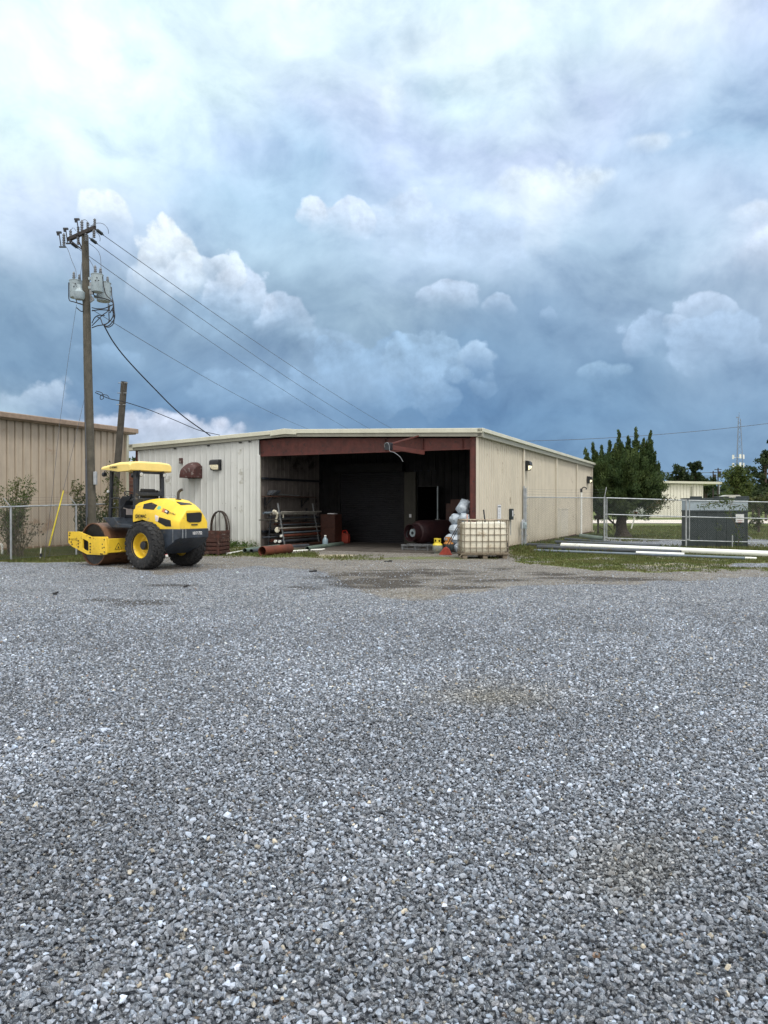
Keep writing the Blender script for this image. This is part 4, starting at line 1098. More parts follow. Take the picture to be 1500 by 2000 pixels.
def decal(poly, nm, m, parent=hood, off=.006, thick=.012, side=1):
    # dense fan so that the plate follows the hood
    pts = []; c = (sum(p[0] for p in poly)/len(poly), sum(p[1] for p in poly)/len(poly))
    ring = []
    for i in range(len(poly)):
        a, d = poly[i], poly[(i+1) % len(poly)]
        for k in range(4): ring.append((a[0]+(d[0]-a[0])*k/4, a[1]+(d[1]-a[1])*k/4))
    rings = [[(c[0]+(p[0]-c[0])*s, c[1]+(p[1]-c[1])*s) for p in ring] for s in (.33, .66, 1.0)]
    b = MB(); Y = lambda x, z, o: YC+side*(hsurf(x, z)+o)
    vv = [(c[0], Y(c[0], c[1], off), c[1])]
    for rg in rings: vv += [(x, Y(x, z, off), z) for x, z in rg]
    vv += [(x, Y(x, z, off-thick), z) for x, z in rings[-1]]
    m_ = len(ring); ff = [(0, 1+i, 1+(i+1) % m_) for i in range(m_)]
    for q in range(3):
        ff += [(1+q*m_+i, 1+(q+1)*m_+i, 1+(q+1)*m_+(i+1) % m_, 1+q*m_+(i+1) % m_) for i in range(m_)]
    b.add(vv, ff); return b.build(nm, m, parent)
gA = [(-.04,1.69),(.20,1.65),(.20,1.53),(-.22,1.50),(-.30,1.62)]
gB = [(-.47,1.32),(-.86,1.24),(-.88,1.09),(-.70,1.09),(-.42,1.20)]
for sd in (1, -1):
    decal(gA, 'side_grille', 'grille_black', side=sd); decal(gB, 'side_grille', 'grille_black', side=sd)
decal([(-.30,1.38),(-.43,1.34),(-.44,1.20),(-.33,1.22)], 'sticker', 'sticker_white', off=.004)
decal([(-.34,1.60),(-.42,1.59),(-.44,1.53),(-.36,1.50),(-.31,1.54)], 'sticker', 'sticker_green', off=.004)
decal([(-.50,1.545),(-.58,1.52),(-.58,1.43),(-.49,1.46)], 'sticker', 'sticker_orange', off=.004)
decal([(-.58,1.52),(-.72,1.47),(-.71,1.39),(-.575,1.44)], 'sticker', 'black_ink', off=.004)
decal([(-.60,1.495),(-.67,1.47),(-.665,1.43),(-.595,1.455)], 'sticker', 'sticker_white', off=.008)
# logo and name on the hood, crossed-wedge emblem
def emblem(parent, loc, R, s):
    b = MB(); q = s/2
    for sx, sy in ((1,1),(1,-1),(-1,1),(-1,-1)):
        b.add([(sx*q*.10,sy*q,0),(sx*q*.80,sy*q*.12,0),(sx*q*.45,sy*q*.06,0),(sx*q*.02,sy*q*.45,0),(sx*q*.10,sy*q,.002),(sx*q*.80,sy*q*.12,.002),(sx*q*.45,sy*q*.06,.002),(sx*q*.02,sy*q*.45,.002)],
              [(0,1,2,3),(4,5,6,7),(0,1,5,4),(1,2,6,5),(2,3,7,6),(3,0,4,7)])
    o = b.build('emblem', 'black_ink', parent); o.location = loc; o.rotation_euler = R.to_euler(); return o
Rn = basis((-1, 0, 0), (0, 0, 1))
emblem(hood, (.43, YC+.533, 1.335), Rn, .115)
text('lettering', 'BOMAC', .115, 'black_ink', hood, (.20, YC+.542, 1.335), Rn, .001, bold=True, sx=.86)
text('lettering', 'FAYAT GROUP', .028, 'black_ink', hood, (.27, YC+.542, 1.265), Rn, .001, sx=1)
yy = YC+hsurf(-.82, 1.40)+.006
text('lettering', 'BW177D-5', .055, 'black_ink', hood, (-.83, yy+.004, 1.41), basis((-1, -.22, -.28), (.0, -.42, .9)), .001, bold=True, sx=.85)
# rear grille, latch
def rearp(poly, nm, m, x0=-1.117, x1=-1.135, parent=hood):
    b = MB(); b.prism([(y, z) for y, z in poly], x0, x1, 'x'); return b.build(nm, m, parent, bevel=.006)
rearp([(YC+.24,1.42),(YC-.20,1.44),(YC-.26,1.40),(YC-.24,1.22),(YC-.19,1.19),(YC+.15,1.19),(YC+.22,1.23)], 'rear_grille', 'grille_black')
rearp([(YC+.08,1.145),(YC-.12,1.145),(YC-.12,1.115),(YC+.08,1.115)], 'latch', 'dark_wood')
b = MB(); b.prism([(-.70, 0), (-.94, 0), (-.90, .30), (-.72, .34)], 0, .01, 'z')
# slot in the sloping rear deck
b = MB(); zt_ = lambda x: 1.745+( x+.62)*(1.745-1.63)/.28
b.add([(-.72, YC+.22, zt_(-.72)+.006), (-.92, YC+.24, 1.622), (-.90, YC-.16, 1.636), (-.82, YC-.14, zt_(-.82)+.004)], [(0,1,2,3)])
b.build('deck_grille', 'grille_black', hood)
# exhaust, filler cap
b = MB(); b.tube(spline([(-.52, YC-.02, 1.74), (-.52, YC-.02, 1.88), (-.53, YC-.03, 1.95), (-.58, YC-.05, 2.0), (-.62, YC-.07, 2.015)], 6), .036, 14); b.lathe([(.075,0),(.075,.025),(.04,.03)], 18, loc=(-.52, YC-.02, 1.755)); b.build('exhaust', 'exhaust_steel', rl, smooth=40)
MB().lathe([(.05,0),(.055,.03),(.0,.045)], 16, loc=(.1, -.14, 1.765)).build('filler_cap', 'pvc_white', rl, smooth=40)
# rear ballast
secs = [(-.26,.53,1.022,.40),(-.42,.53,1.022,.38),(-.60,.53,1.022,.48),(-.95,.53,1.026,.68),(-1.04,.52,1.026,.76),(-1.15,.46,1.026,.80)]
vs = []
for x, h, zt_2, zb in secs: vs += [(x, YC+h, zb), (x, YC+h, zt_2), (x, YC-h, zt_2), (x, YC-h, zb)]
fs = [(i*4+j, i*4+(j+1) % 4, (i+1)*4+(j+1) % 4, (i+1)*4+j) for i in range(len(secs)-1) for j in range(4)] + [(0,1,2,3), tuple(len(secs)*4-4+j for j in range(4))]
b = MB(); b.add(vs, fs); b.bb(-.3, .6, YC-.3, YC+.3, .62, 1.03); bal = b.build('ballast', 'slate_paint', rl, bevel=.014)
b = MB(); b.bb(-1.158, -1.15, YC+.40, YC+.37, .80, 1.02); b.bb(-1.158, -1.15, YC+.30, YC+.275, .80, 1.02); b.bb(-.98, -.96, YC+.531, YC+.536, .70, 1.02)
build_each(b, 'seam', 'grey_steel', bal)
text('lettering', '10171752', .105, 'white_ink', bal, (-1.157, YC-.08, .915), basis((0, -1, 0), (0, 0, 1)), .001, bold=True, sx=.75)
# canopy
b = MB()
nr = 10
xs_ = [(.50, .0, 1.0), (.56, .0, 1.0), (.98, .0, 1.0), (1.30, .02, .97), (1.80, .06, .90)]
vs = []
for x, dz_, wsc in xs_:
    ztop = {.50:2.70,.56:2.735,.98:2.735,1.30:2.70,1.80:2.645}[x]; zbot = {.50:2.505,.56:2.49,.98:2.475,1.30:2.515,1.80:2.56}[x]
    H = .665*wsc
    ring = [(YC+H, zbot), (YC+H+.005, ztop-.06), (YC+H-.05, ztop-.005), (YC+H*.5, ztop+.02), (YC-H*.5, ztop+.02), (YC-H+.05, ztop-.005), (YC-H-.005, ztop-.06), (YC-H, zbot), (YC-H+.03, zbot+.012), (YC+H-.03, zbot+.012)]
    vs += [(x, y, z) for y, z in ring]
fs = [(i*nr+j, i*nr+(j+1) % nr, (i+1)*nr+(j+1) % nr, (i+1)*nr+j) for i in range(len(xs_)-1) for j in range(nr)] + [tuple(range(nr)), tuple((len(xs_)-1)*nr+j for j in range(nr))]
b.add(vs, fs); can = b.build('canopy', 'canopy_yellow', rl, bevel=.015)
emblem(can, (1.30, YC+.672, 2.60), Rn, .075)
text('lettering', 'BOMAC', .08, 'black_ink', can, (1.12, YC+.676, 2.60), Rn, .001, bold=True, sx=.86)
# posts
b = MB()
for x0, y0, x1, y1 in ((1.66, .50, 1.58, .50), (1.69, -.36, 1.62, -.36)):
    b.bar((x0, y0, 1.26), (x1, y1, 2.52), .075, .085)
build_each(b, 'front_post', 'black_paint', rl, bevel=.012); b = MB()
for sy in (1, -1):
    yb = YC + sy*.42
    b.bar((.58, yb, 1.10), (.60, yb, 2.52), .10, .085)
    b.prism([(YC+sy*.38, 1.95), (YC+sy*.38, 2.12), (YC+sy*.36, 2.02), (YC+sy*.28, 1.95)], .56, .62, 'x')
b.bb(.54, .64, YC-.44, YC+.44, 1.86, 1.95); b.bb(.55, .63, YC-.42, YC+.42, 2.44, 2.5)
b.build('roll_frame', 'black_paint', rl, bevel=.012)
b = MB(); b.tube(spline([(1.55, .56, 1.30), (1.52, .56, 1.74), (1.44, .56, 1.80), (1.22, .56, 1.80), (1.17, .56, 1.74), (1.14, .56, 1.30)], 6), .016, 8)
b.tube([(1.52, .56, 1.55), (1.17, .56, 1.55)], .012, 6); b.build('handrail', 'black_paint', rl, smooth=40)
# work lights
for (x, y, z, dx_) in ((.50, YC+.36, 2.42, -1), (.50, YC-.38, 2.42, -1), (1.74, YC+.52, 2.44, 1), (1.74, YC-.40, 2.44, 1)):
    b = MB(); b.lathe([(.0,-.02),(.05,-.02),(.062,.02),(.062,.055),(.05,.06)], 18, loc=(x, y, z), axis=(dx_, .0, -.15)); b.cyl((x, y, z+.05), (x, y, z+.10), .012, n=8)
    wl = b.build('work_light', 'black_paint', rl, smooth=40)
    MB().lathe([(.0,.066),(.05,.062),(.05,.055)], 18, loc=(x, y, z), axis=(dx_, .0, -.15)).build('lens', 'lens', wl, smooth=30)
b = MB(); b.lathe([(.0,-.03),(.035,-.02),(.035,.02),(.0,.03)], 14, loc=(1.64, .575, 1.98), axis=(0,1,0)); b.cyl((1.64,.54,1.98),(1.64,.56,1.98), .012, n=8); b.build('side_lamp', 'lens', rl, smooth=30)
# seat, console, wheel
b = MB(); b.box((.88, YC-.02, 1.56), (.42, .44, .10)); b.box((.70, YC-.02, 1.80), (.10, .44, .50), Matrix.Rotation(rad(-8), 3, 'Y')); b.box((.86, YC+.27, 1.74), (.30, .06, .05)); b.box((.74, YC-.34, 1.88), (.10,.12,.28)); b.box((.86, YC-.32, 1.74), (.36, .12, .10))
b.build('seat', 'grille_black', rl, bevel=.04, seg=3)
b = MB(); b.prism([(1.62,1.28),(1.32,1.28),(1.36,1.62),(1.28,1.74),(1.44,1.86),(1.60,1.74)], YC-.14, YC+.2, 'y'); b.bb(1.28, 1.66, YC-.36, YC-.16, 1.28, 1.56)
b.tube(spline([(1.3, .42, 1.15), (1.36, .40, 1.45), (1.28, .36, 1.62)], 4), .018, 6); con = b.build('console', 'black_paint', rl, bevel=.02)
b = MB(); b.box((1.31, YC+.08, 1.44), (.008, .20, .16)); b.box((1.25, YC+.2, 1.52), (.008, .22, .02), Matrix.Rotation(.2, 3, 'X')); b.build('instruction_plate', 'sticker_white', con)
b = MB(); ax = Vector((-.45, 0, .9)).normalized(); cst = Vector((1.24, YC+.06, 1.90)); x_v, y_v, _ = frame(ax)
b.tube([cst + (x_v*math.cos(i/24*2*PI)+y_v*math.sin(i/24*2*PI))*.19 for i in range(25)], .014, 8)
for k in range(3): a = k/3*2*PI+.4; b.bar(cst, cst+(x_v*math.cos(a)+y_v*math.sin(a))*.19, .03, .012)
b.cyl(cst-ax*.22, cst+ax*.02, .03, n=10); b.build('steering_wheel', 'black_paint', rl, smooth=40)
# ---------- utility pole with three transformers ----------
YP = 23.9
pb = Vector((-9.44, YP, 0)); pt = P(168.0, 461, YP)
up = thing('utility_pole', 'tall weathered wooden utility pole carrying three grey transformers behind the roller', 'utility pole', pb)
def L(v): return Vector(v) - pb
axis_ = (pt-pb)
b = MB(); b.tube([Vector((0,0,-.3))] + [axis_*t for t in (.0,.15,.35,.6,.8,1.0)], [.165,.162,.155,.145,.130,.118,.105], 20)
b.build('shaft', 'wood_pole', up, smooth=40)
b = MB(); a0 = L(P(136, 469.5, 24.5)); a1 = L(P(187, 446.5, 23.25)); b.bar(a0, a1, .10, .12)
b.build('crossarm', 'dark_wood', up, bevel=.008)
b = MB(); b.bar(L(P(150, 461, 24.0)), L(P(166.5, 496, 23.85)), .03); b.bar(L(P(166, 492, 23.8)), L(P(138, 470, 24.4)), .03); b.build('brace', 'dark_wood', up)
def along(t): return a0.lerp(a1, t)
def insul(c, h, r=.045, nm='insulator'):
    pr = [(.02,-h/2)]
    for k in range(4): z = -h/2 + h*(k+.3)/4; pr += [(r,z),(r*.95,z+h*.07),(r*.45,z+h*.10)]
    pr += [(.02,h/2)]
    b = MB(); b.lathe(pr, 12, loc=c); return b.build(nm, 'ceramic', up, smooth=40)
for t in (.38, .74, 1.0): insul(along(t)+Vector((0,0,.16)), .24)
for t in (.36, .66, .95): insul(along(t)+Vector((.05,-.08,-.2)), .26, .05)
# fused cutouts
for px_, py_, Yq in ((121, 470, 24.6), (134, 463, 24.4), (156, 445, 23.9)):
    c = L(P(px_, py_, Yq))
    b = MB(); b.cyl(c+Vector((.0,0,-.20)), c+Vector((-.06,0,.22)), .018, n=8); b.box(c+Vector((-.06,0,.24)), (.16,.06,.06)); b.box(c+Vector((.06,0,-.24)), (.22,.05,.04)); b.box(c+Vector((-.09,0,.17)), (.07,.05,.05))
    co_ = b.build('cutout', 'black_paint', up)
    b = MB(); pr = []
    for k in range(5): z = -.2+.4*(k+.2)/5; pr += [(.05,z),(.048,z+.03),(.028,z+.045)]
    b.lathe([(.02,-.2)]+pr+[(.02,.22)], 10, loc=c+Vector((.10,0,.0))); b.build('insulator', 'ceramic', co_, smooth=40)
# dead-end insulators on the line side
for (x0, y0, x1, y1, d0, d1) in ((187,448,204,461,23.3,23.6), (176,466,192,478,23.8,24.1), (138,474,155,487,24.4,24.5)):
    A = P(x0,y0,d0); B_ = P(x1,y1,d1); b = MB(); ax_ = (B_-A); ln = ax_.length
    pr = [(.02,0),(.02,ln*.25)]
    for k in range(6): z = ln*(.28+.1*k); pr += [(.055,z),(.055,z+ln*.04),(.03,z+ln*.06)]
    pr += [(.02,ln*.92),(.025,ln)]
    b.lathe(pr, 10, loc=A-pb, axis=ax_); b.build('strain_insulator', 'box_slate', up, smooth=40)
# transformers
def transformer(px_, ytop, ybot, w, Yq, bx):
    c = L(P(px_, ybot, Yq)); h = (ybot-ytop)/F*Yq; r = w/F*Yq/2
    b = MB(); b.lathe([(r*.92,0),(r*.96,.02),(r*.97,h*.5),(r,h*.94),(r*1.05,h*.95),(r*1.05,h*.98),(r*.9,h),(r*.5,h*1.03),(.0,h*1.04)], 28, loc=c)
    for a in (0,2.1,4.2): b.bar(c+Vector((r*1.0*math.cos(a), r*math.sin(a), h*.3)), c+Vector((r*math.cos(a), r*math.sin(a), h*.8)), .02)
    b.box(c+Vector((bx*r*1.05, 0, h*.75)), (.14,.10,.08)); b.box(c+Vector((bx*r*1.05, 0, h*.25)), (.14,.10,.08))
    tf = b.build('transformer', 'transformer_grey', up, smooth=40)
    for dx_, dy_, hh in ((-.25*r, -.2*r, .26), (.5*r, .2*r, .20)):
        pr = [(.03,0)]
        for k in range(4): z = hh*(k+.2)/4; pr += [(.058-.006*k,z),(.055-.006*k,z+.02),(.032,z+.03)]
        pr += [(.02,hh),(.0,hh+.03)]
        b = MB(); b.lathe(pr, 10, loc=c+Vector((dx_,dy_,h))); b.build('bushing', 'ceramic', tf, smooth=40)
    b = MB()
    for k in range(3): b.cyl(c+Vector((.02+.05*k, -r*1.0, h*.55+.09*(k % 2))), c+Vector((.02+.05*k, -r*1.14, h*.55+.09*(k % 2))), .018, n=8)
    build_each(b, 'terminal', 'black_paint', tf)
    return c, h, r
transformer(150, 549, 583, 24, 24.1, 1)
transformer(191.5, 537, 572, 23, 23.55, -1)
transformer(204, 553, 590, 27, 24.15, -1)
b = MB(); c = L(P(156.5, 583, 23.6)); b.lathe([(.0,.03),(.13,.03),(.165,.10),(.175,.26),(.11,.31),(.075,.40),(.07,.50),(.0,.51)], 20, loc=c+Vector((0,0,-.08))); b.build('street_lamp', 'transformer_grey', up, smooth=50)
b = MB(); b.bar(L(P(163,590,23.9)), L(P(180,578,23.9)), .05, .35); b.bar(L(P(180,553,23.9)), L(P(180,576,23.9)), .06, .12); b.build('bracket', 'grey_steel', up)
b = MB(); b.box(L(P(186.5, 934, 23.78)), (.10,.10,.42)); b.build('junction_box', 'galv', up, bevel=.01)
# jumper wires on the pole
J = [
 [(128,480,24.5),(135,490,24.4),(142,510,24.3),(150,530,24.2),(150.5,543,24.1)],
 [(176,477,23.9),(190,488,23.8),(197,500,23.7),(199,520,23.6),(198,537,23.5)],
 [(176,508,23.9),(183,520,23.7),(189,535,23.6)],
 [(162,513,23.9),(160,530,23.8),(158,545,23.8)],
 [(158,437,23.9),(167,431,23.9),(174,436,23.8),(178,443,23.7)],
 [(180,443,23.6),(190,438,23.4),(203,439,23.4),(212,448,23.4),(214,458,23.5)],
 [(140,452,24.3),(145,447,24.2),(150,452,24.1)],
 [(183,456,23.6),(192,457,23.7),(197,465,23.8),(197,473,23.9)],
]
b = MB()
for j in J: b.tube(spline([L(P(*q)) for q in j], 6), .008, 5)
b.build('jumper_wires', 'wire_grey', up)
K = [
 [(136,553,24),(136,570,24),(137,587,24),(147,591,23.9),(165,597,23.8)],
 [(189,540,23.4),(186,560,23.4),(184,572,23.5),(187,580,23.6),(200,583,23.5),(214,587,23.5),(222,592,23.5)],
 [(202,541,23.4),(204,560,23.4),(209,577,23.4),(220,588,23.4),(222.5,600,23.4),(216,612,23.4)],
 [(219,562,23.9),(220,580,23.8),(223,592,23.6),(224,606,23.5),(225,622,23.5),(215,636,23.5),(206,638,23.5)],
 [(213,594,23.9),(212,608,23.8),(202,616,23.7),(192,626,23.7),(181,637,23.8)],
 [(181,602,23.8),(192,604,23.6),(206,603,23.6),(222,596,23.5)],
 [(181,608,23.8),(196,606,23.7),(216,607,23.6)],
 [(181,632,23.8),(186,622,23.7),(194,617,23.6),(206,617,23.6)],
 [(181,641,23.8),(192,637,23.7),(204,635,23.6),(214,630,23.5),(222,618,23.5),(223,600,23.5)],
 [(216,596,23.7),(214,612,23.6),(214,628,23.6),(206,636,23.5)],
 [(192,620,23.7),(198,624,23.6),(202,634,23.5),(212,640,23.5),(222,634,23.5),(224,622,23.5),(221,606,23.5)],
 [(150,584,24),(152,592,23.9),(158,594,23.9),(165,597,23.8)], [(151,602,24),(157,607,23.9),(160,609,23.8),(165,609,23.8)],
]
b = MB()
for j in K: b.tube(spline([L(P(*q)) for q in j], 6), .016, 6)
b.build('service_cables', 'cable_black', up)
b = MB()
b.tube(spline([L(P(166,760,23.7)), L(P(168,860,23.65)), L(P(170,930,23.6)), L(P(171,1010,23.6))], 4), .012, 5)
b.tube([L(P(168,896,23.7)), L(P(169,1040,23.7))], .022, 6); b.build('ground_wire', 'wire_grey', up)
# leaning cut-off pole
lp = thing('cut_pole', 'shorter wooden pole leaning to the right behind the roller canopy', 'utility pole', P(216, 1046, 27.6)*1)
lb = Vector(lp.location); lb.z = 0; lp.location = lb
b = MB(); tp = P(243.5, 746, 27.6)-lb; b.tube([Vector((0,0,-.2)), Vector((0,0,0)), tp*.5, tp], [.135,.133,.125,.118], 18); b.build('shaft', 'wood_pole_dark', lp, smooth=40)
b = MB()
for t in (.93, .99, .86): c = tp*t; b.cyl(c+Vector((-.18,-.1,0)), c+Vector((.18,-.1,.0)), .014, n=6)
build_each(b, 'bolt', 'grey_steel', lp)
# ---------- wires ----------
def wire(name, pts, r, m, label, cat='cable', group=None, sag=None):
    b = MB(); b.tube(pts, r, 5); o = b.build(name, m); tag(o, label, cat, group); return o
g1 = 'overhead lines running from the pole over the workshop'
wire('overhead_line', catenary(P(205,462,23.6), P(845,878,80), .55), .011, 'wire_grey', 'thin overhead line, the highest of the four crossing the sky to the right', 'power line', g1)
wire('overhead_line', catenary(P(193,479,24.1), P(790,872,80), .55), .011, 'wire_grey', 'thin overhead line, second from the top of the four over the workshop roof', 'power line', g1)
wire('overhead_line', catenary(P(156,488,24.5), P(745,870,80), .55), .010, 'wire_grey', 'thin overhead line, third from the top, passing behind the pole below the crossarm', 'power line', g1)
wire('overhead_line', catenary(P(182,606,23.9), P(668,857,80), .7), .010, 'wire_grey', 'thin overhead line, lowest of the four, leaving the pole under the transformers', 'power line', g1)
wire('service_cable', spline([P(204,636,23.6), P(222,668,24.2), P(250,704,25), P(300,757,26.3), P(352,808,27.7), P(411,851,29.1)], 6), .022, 'cable_black', 'thick black cable dropping steeply from the transformers to the workshop roof')
wire('service_cable', spline([P(187,767,23.8), P(215,779,24.5), P(243,785,25.4), P(290,800,26.8), P(340,820,28), P(388,840,29), P(430,850,29.4)], 6), .014, 'cable_black', 'lower thin black cable crossing past the leaning pole to the workshop roof')
b = MB(); b.tube(spline([P(188,764,23.7), P(200,768,23.7), P(203,778,23.7), P(197,780,23.7), P(198,772,23.7), P(209,772,23.7), P(214,777,23.7)], 6), .012, 5); tag(b.build('cable_coil', 'cable_black'), 'small curl of black cable hanging off the pole beside the lower cable', 'cable')
gw = thing('guy_wire', 'guy wire with a yellow plastic guard slanting into the grass at the left fence', 'guy wire', G(94.5, 1089)*1)
gb = Vector(gw.location)
b = MB(); b.tube([Vector((0,0,0)), P(124,958,23.0)-gb, P(166,778,23.9)-gb], .006, 5); b.build('strand', 'wire_grey', gw)
b = MB(); b.tube([P(96,1066,22.9)-gb, P(124.5,958,23.0)-gb], [.024,.019], 8); b.build('guard', 'guard_yellow', gw)
wire('guy_wire', [P(151,596,24), P(134,705,23.6), P(117,830,23.2), P(103,960,22.6), P(86,1092,22.2)], .006, 'wire_grey', 'bare guy wire, the outer one, running from the transformers down to the left', 'guy wire')

# ---------- chain link fences ----------
def chainlink(b, p0, p1, z0a, z0b, z1a, z1b, cell=.085, w=.0034):
    """diamond mesh between two ground points; z0/z1 = lower and upper edge at each end"""
    p0 = Vector((p0[0], p0[1], 0)); p1 = Vector((p1[0], p1[1], 0)); Ln = (p1-p0).length; H = z1a-z0a
    def pt3(u, v):
        t = u/Ln; return p0.lerp(p1, t) + Vector((0, 0, (z0a+(z0b-z0a)*t) + v/H*((z1a-z0a)+((z1b-z0b)-(z1a-z0a))*t)))
    st = cell*1.0
    k = -H
    while k < Ln:
        u0 = max(0, k); u1 = min(Ln, k+H)
        if u1 > u0: b.bar(pt3(u0, u0-k), pt3(u1, u1-k), w)
        k += st
    k = 0
    while k < Ln+H:
        u0 = max(0, k-H); u1 = min(Ln, k)
        if u1 > u0: b.bar(pt3(u0, k-u0), pt3(u1, k-u1), w)
        k += st
fl = thing('chain_link_fence', 'chain link fence with angled post tops in front of the tan building', 'fence')
fd = Vector((.471, 1, 0)); F0 = Vector((-10.9, 21.6, 0))
def FP(s): return F0 + fd*s
segs = [-4.3, -2.15, 0, 2.15, 4.4, 6.6]
Hf = lambda s: 1.575 + .027*s
b = MB(); b.tube([FP(s)+Vector((0,0,Hf(s))) for s in segs], .022, 8); b.build('top_rail', 'galv', fl, smooth=40)
b = MB(); b.tube([FP(s)+Vector((0,0,.06)) for s in segs], .003, 4)
chainlink(b, FP(-4.3), FP(6.6), .05, .05, Hf(-4.3), Hf(6.6)); b.build('wire_mesh', 'mesh_wire', fl)
for s in segs[1:]:
    c = FP(s); b = MB(); b.cyl(c+Vector((0,0,-.1)), c+Vector((0,0,Hf(s)+.03)), .030, n=12)
    b.bar(c+Vector((0,0,Hf(s)+.0)), c+Vector((-.17,-.08,Hf(s)+.25)), .035, .02); b.build('post', 'galv', fl, smooth=40)
b = MB()
for k in range(3): b.tube([FP(s)+Vector((-.17,-.08,.25))*((k+1)/3)+Vector((0,0,Hf(s))) for s in segs], .0025, 4)
b.build('barbed_wire', 'wire_grey', fl)
# stake, white pipe, rocks in the left grass
t = thing('marker_stake', 'small white marker stake standing in the grass inside the left fence', 'stake', G(78, 1092))
b = MB(); b.cyl((0,0,0), (.03,0,.33), .018, n=8); b.build('stake', 'stake_white', t)
b = MB(); b.box((.03,0,.12), (.06,.05,.10)); b.build('clamp', 'black_paint', t)
b = MB(); b.tube(spline([G(4,1084)+Vector((0,0,0)), G(4,1084)+Vector((0,0,.28)), G(4,1084)+Vector((-.03,0,.34)), G(4,1084)+Vector((-.12,0,.36)), G(4,1084)+Vector((-.2,0,.30))], 4), .035, 10)
tag(b.build('vent_pipe', 'pvc_white', smooth=40), 'white bent pipe rising from the grass at the left edge of the photo', 'pipe')
# ---------- climbing bushes on the left ----------
def shrub(name, label, px_, Yq, w, h, m, seed, n=900, lean=0, leaf=(.05,.11), stems=7, base=0.0, open_=.6):
    c = Vector(((px_-CX)/F*Yq, Yq, base)); t = thing(name, label, 'shrub', c); r = random.Random(seed)
    b = MB(); cl = []
    for k in range(stems):
        a = r.uniform(0, 2*PI); tx = r.uniform(-.5, .5)*w; hh = h*r.uniform(.55, 1.0)
        p = [Vector((r.uniform(-.1,.1), r.uniform(-.08,.08), 0)), Vector((tx*.4+lean*.3, math.sin(a)*w*.12, hh*.4)), Vector((tx*.8+lean*.6, math.sin(a)*w*.2, hh*.75)), Vector((tx*1.15+lean, math.sin(a)*w*.25, hh))]
        sp = spline(p, 5); b.tube(sp, [.018*(1-.8*i/len(sp)) for i in range(len(sp))], 5)
        for q in range(4, len(sp)):
            if r.random() < open_ + .2: cl.append((tuple(sp[q]+Vector((r.uniform(-.1,.1),r.uniform(-.1,.1),r.uniform(-.05,.08)))), (w*.13,w*.13,h*.06), max(4, n//(stems*9))))
    b.build('stem', 'trunk_vine', t); leaves('foliage', cl, m, t, leaf, seed, up=.3)
    return t
shrub('shrub', 'bushy green and yellowish shrub at the left edge against the tan wall', 22, 23.6, 1.25, 2.5, 'leaf_mid', 1, 3400, leaf=(.04,.09), stems=16)
shrub('shrub', 'bare twiggy lower shrub behind the first fence post on the left', 38, 23.0, 1.1, 1.35, 'leaf_dry', 2, 500, stems=10)
shrub('shrub', 'yellow flushed shoot rising out of the bushy shrub by the tan wall', 24, 23.9, .45, 2.55, 'leaf_yellow', 9, 500, stems=4)
shrub('shrub', 'sparse climbing plant on the left side of the big utility pole', 158, 24.6, .55, 3.2, 'leaf_olive', 3, 900, lean=-.1, leaf=(.05,.12), stems=6)
shrub('shrub', 'tangled dry shrub between the utility pole and the leaning pole', 200, 24.9, 1.1, 3.0, 'leaf_olive', 4, 1500, leaf=(.05,.12), stems=12)
shrub('shrub', 'low mixed shrub at the foot of the utility pole behind the drum', 176, 24.4, 1.3, 1.45, 'leaf_dark', 5, 1600, leaf=(.05,.1), stems=10)
shrub('shrub', 'thin leafless stems by the corner of the tan building', 236, 26.0, .6, 2.9, 'leaf_dry', 6, 260, stems=6)
shrub('roof_shrub', 'tuft of big leaves showing above the canopy between the two buildings', 257, 37.5, 1.0, .9, 'leaf_mid', 8, 420, leaf=(.14,.28), stems=6, base=3.2)
# ---------- along the white front wall ----------
RZ = rzf
t = thing('hose_coil', 'dark hose coiled and hung on a hook on the white front wall', 'hose', SW(-10.56, -.15, 0), RZ)
b = MB(); r_ = random.Random(4)
for k in range(9):
    cx_, w_, h_ = r_.uniform(-.02,.10), r_.uniform(.36,.46), r_.uniform(.60,.78); pts = []
    for i in range(33):
        a = i/32*2*PI; pts.append((cx_ + w_*math.sin(a)*(1 if math.cos(a) > -.2 else 1.05), -.03-.012*k + .01*math.sin(3*a), 1.34 - h_*.92 + h_*math.cos(a)))
    b.tube(pts, .019, 7, caps=False)
b.build('coil', 'hose', t, smooth=50); b = MB(); b.cyl((0,.1,1.36),(0,-.2,1.38), .018, n=8); b.build('hook', 'grey_steel', t)
CR = G(408, 1085) + Vector((-.05, .4, 0))
t = thing('slatted_crate', 'rust brown slatted wooden crate against the wall behind the roller', 'crate', CR, rad(-12))
b = MB()
for k in range(6): b.bb(-.55, .50, -.40, -.37, .06+.125*k, .155+.125*k)
b.build('front_slats', 'crate_wood', t, bevel=.004)
b = MB()
for k in range(6): b.bb(.50, .53, -.38, .38, .06+.125*k, .155+.125*k); b.bb(-.58, -.55, -.38, .38, .06+.125*k, .155+.125*k); b.bb(-.55, .50, .37, .40, .06+.125*k, .155+.125*k)
b.bb(-.5, .45, -.34, .34, .05, .5)
b.build('side_slats', 'crate_wood', t, bevel=.004)
b = MB()
for x in (-.5, 0, .46): b.bb(x-.04, x+.04, -.42, -.402, 0, .80)
for x in (-.5, .46): b.bb(x-.04, x+.04, .34, .37, 0, .80)
build_each(b, 'corner_post', 'crate_wood', t)
